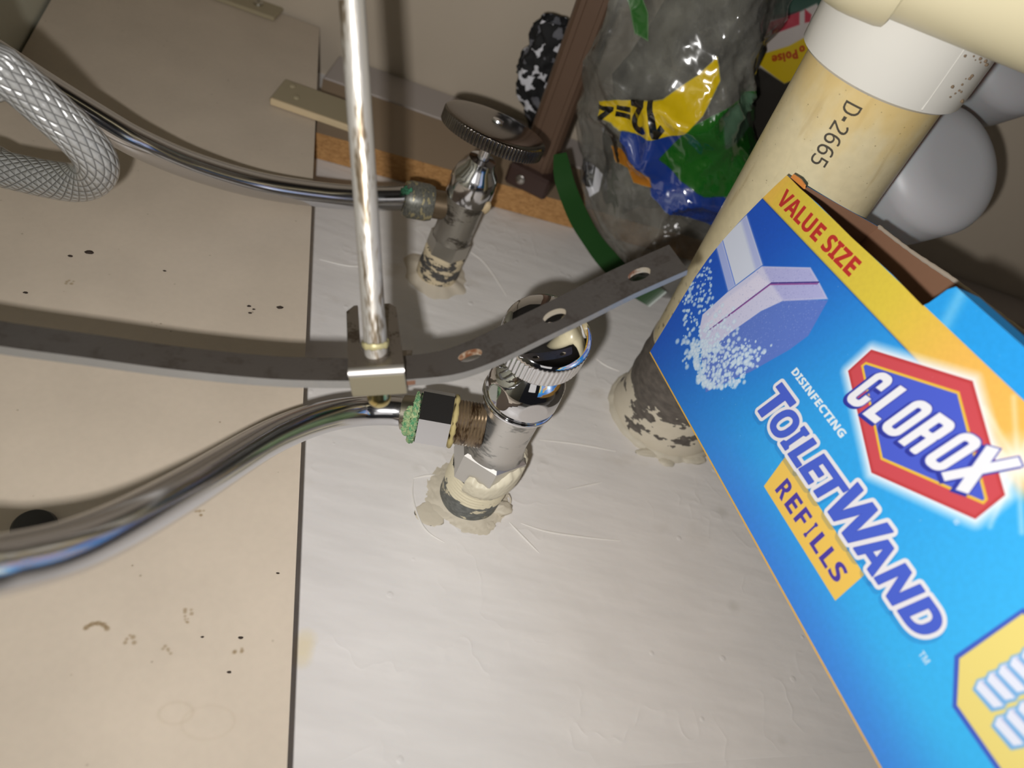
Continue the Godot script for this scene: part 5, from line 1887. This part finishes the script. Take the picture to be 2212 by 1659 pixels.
func build_pack() -> void:
	# a soft printed pack behind the bag
	var at := Vector3(0.262, 0.0, -0.362)
	var bx := Vector3(0.8417, 0, 0.54)
	var bn := Vector3(-0.54, 0, 0.8417)
	var x0 := -0.06
	var y0 := 0.0
	var S := 0.20
	var im := Paint.new(768, 768)
	var to := func(q: Vector2) -> Vector2: return Vector2((q.x - x0) / S * 768.0, 768.0 - (q.y - y0) / S * 768.0)
	var pv := func(a: Array) -> PackedVector2Array:
		var o := PackedVector2Array()
		for q: Vector2 in a:
			o.append(to.call(q))
		return o
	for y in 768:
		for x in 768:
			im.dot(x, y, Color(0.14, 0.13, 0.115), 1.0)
	im.poly(pv.call([Vector2(-0.0417, 0.1387), Vector2(-0.0381, 0.1562), Vector2(-0.0011, 0.1765), Vector2(-0.0139, 0.1602), Vector2(-0.0224, 0.1525)]), Color(0.16, 0.26, 0.22), 0.0, 4.0)
	im.poly(pv.call([Vector2(-0.0598, 0.1555), Vector2(-0.0441, 0.1623), Vector2(-0.0409, 0.1483), Vector2(-0.0464, 0.1394)]), Color(0.55, 0.42, 0.12), 0.0, 6.0)
	im.poly(pv.call([Vector2(-0.0472, 0.1334), Vector2(-0.0451, 0.1344), Vector2(-0.0293, 0.1455), Vector2(-0.0209, 0.156), Vector2(-0.0103, 0.1507), Vector2(0.0007, 0.1371), Vector2(-0.0151, 0.117), Vector2(-0.03, 0.1185), Vector2(-0.0329, 0.1124)]), Color(0.62, 0.59, 0.57), 0.0, 4.0)
	im.poly(pv.call([Vector2(-0.043, 0.1306), Vector2(-0.0392, 0.1366), Vector2(-0.0262, 0.1494), Vector2(-0.0232, 0.1444), Vector2(-0.0339, 0.134), Vector2(-0.0396, 0.1244)]), Color(0.56, 0.14, 0.20), 0.0, 3.0)
	im.poly(pv.call([Vector2(-0.0245, 0.1515), Vector2(-0.0205, 0.1506), Vector2(-0.0192, 0.1476), Vector2(-0.0213, 0.1462)]), Color(0.56, 0.14, 0.20), 0.0, 3.0)
	im.poly(pv.call([Vector2(-0.0364, 0.1209), Vector2(-0.0224, 0.1339), Vector2(-0.0143, 0.1452), Vector2(-0.0084, 0.1515), Vector2(0, 0.1343), Vector2(-0.0151, 0.117), Vector2(-0.0279, 0.119)]), Color(0.66, 0.56, 0.06), 0.0, 3.0)
	write(im, "Poise", to.call(Vector2(-0.0153, 0.1304)), to.call(Vector2(-0.0253, 0.123)), to.call(Vector2(-0.0276, 0.1261)), to.call(Vector2(-0.0185, 0.134)), Color(0.55, 0.20, 0.05), 0.5)
	write(im, "o", to.call(Vector2(-0.0144, 0.1352)), to.call(Vector2(-0.0161, 0.1335)), to.call(Vector2(-0.0179, 0.1355)), to.call(Vector2(-0.0163, 0.1372)), Color(0.55, 0.20, 0.05), 0.5)
	var m := StandardMaterial3D.new()
	m.albedo_texture = tex(im.image())
	m.roughness = 0.25
	var o := thing("printed_pack", "soft white pack with a pink stripe and a yellow corner, behind the plastic bag", "pack", at)
	var g := G.new()
	var nz := noise(121, 22.0, 2)
	grid(g, 64, 48, func(u: float, v: float) -> Vector3:
		var a := u * TAU
		var t := v * PI
		var st := pow(absf(sin(t)), 0.3)
		var cx := signf(cos(a)) * pow(absf(cos(a)), 0.4)
		var cz := signf(sin(a)) * pow(absf(sin(a)), 0.4)
		var p := Vector3(cx * st * 0.040 - 0.003, 0.105 - 0.0877 * signf(cos(t)) * pow(absf(cos(t)), 0.4), cz * st * 0.012)
		p += Vector3(cx, 0, cz) * 0.0028 * nz.get_noise_3dv(p)
		p.y = maxf(p.y, 0.0173)
		return at + bx * p.x + Vector3.UP * p.y + bn * p.z, true)
	for k in g.v.size():
		var q := g.v[k] - at
		g.t[k] = Vector2((q.dot(bx) - x0) / S, 1.0 - (q.y - y0) / S)
	put("wrapper", g.mesh(), m, o)


func build_bottles() -> void:
	# two frosted white bottles leaning neck down behind the drain pipe, their round ends to the front
	var frost := bumped(mat(Color(0.70, 0.70, 0.71), 0.42), ntex(131, 0.01), 0.004, 10.0)
	frost.subsurf_scatter_enabled = true
	frost.subsurf_scatter_strength = 0.3
	var k := 0
	for q in [[Vector3(0.2604, 0.1376, -0.2574), Vector3(0.2635, 0.0886, -0.2989), "frosted white plastic bottle with its round end below the slip nut"], [Vector3(0.3077, 0.1749, -0.309), Vector3(0.316, 0.1311, -0.3552), "frosted white plastic bottle half hidden behind the slip nut, at the right edge"]]:
		var tip: Vector3 = q[0]
		var foot: Vector3 = q[1]
		var ax := (foot - tip).normalized()
		var base := tip - ax * 0.012
		var o := thing("frosted_bottle", q[2], "bottle", foot, "frosted bottles behind the drain pipe" if false else "")
		var g := G.new()
		var R := 0.0282
		var len := base.distance_to(foot) - 0.010
		var prof := [Vector2(0.0, 0.0)]
		for j in 9:
			var t := j / 8.0 * PI / 2.0
			prof.append(Vector2(R - 0.016 + 0.016 * sin(t), 0.011 - 0.011 * cos(t)))
		prof.append_array([Vector2(R, 0.030), Vector2(R * 0.99, 0.034), Vector2(R * 0.97, 0.036), Vector2(R * 0.97, len * 0.62)])
		for j in 6:
			var t := (j + 1) / 6.0
			prof.append(Vector2(lerpf(R * 0.97, 0.010, t * t * (3.0 - 2.0 * t)), len * (0.62 + 0.22 * t)))
		prof.append(Vector2(0.010, len * 0.9))
		lathe(g, prof, base, ax, 64)
		put("body", g.mesh(), frost, o)
		g = G.new()
		lathe(g, [Vector2(0.0, len + 0.0095), Vector2(0.0115, len + 0.009), Vector2(0.0118, len * 0.89), Vector2(0.010, len * 0.88)], base, ax, 32)
		put("cap", g.mesh(), mat(Color(0.75, 0.75, 0.76), 0.4), o)
		k += 1


func build_small() -> void:
	# dark rubber bumper on the base panel, half behind the front tube
	var p := Vector3(-0.0568, 0.03, -0.1345)
	var o := thing("rubber_bumper", "dark grey rubber bumper on the beige panel, peeking out behind the front tube", "bumper", p)
	var g := G.new()
	lathe(g, [Vector2(0.0062, 0.0), Vector2(0.0061, 0.0022), Vector2(0.0053, 0.0034), Vector2(0.003, 0.0039), Vector2(0.0, 0.0040)], p, Vector3.UP, 40)
	put("pad", g.mesh(), mat(Color(0.20, 0.195, 0.19), 0.6), o)
	# crumbs on the base panel
	var dark := mat(Color(0.16, 0.11, 0.07), 0.8)
	var k := 0
	for q in [[Vector3(-0.0664, 0.0303, -0.2582), 1.6], [Vector3(-0.0723, 0.0302, -0.2548), 0.9], [Vector3(-0.0821, 0.0302, -0.2321), 0.8], [Vector3(-0.0059, 0.0303, -0.2388), 0.8], [Vector3(-0.0053, 0.0303, -0.235), 0.7], [Vector3(-0.0041, 0.0303, -0.2373), 0.6], [Vector3(0.0058, 0.0303, -0.2402), 1.3], [Vector3(0.0025, 0.0302, -0.102), 0.7], [Vector3(0.0002, 0.0302, -0.0921), 0.6], [Vector3(-0.0079, 0.0302, -0.1023), 0.5], [Vector3(0.0115, 0.0302, -0.1226), 0.5], [Vector3(-0.0388, 0.0302, -0.2532), 0.6]]:
		g = G.new()
		lump(g, q[0], Vector3(0.0011, 0.0004, 0.0006) * q[1], k + 3, 0.6, 8)
		var c := put("crumb", g.mesh(), dark)
		tag(c, "tiny dark crumb lying on the beige base panel", "crumb", "crumbs on the base panel")
		k += 1
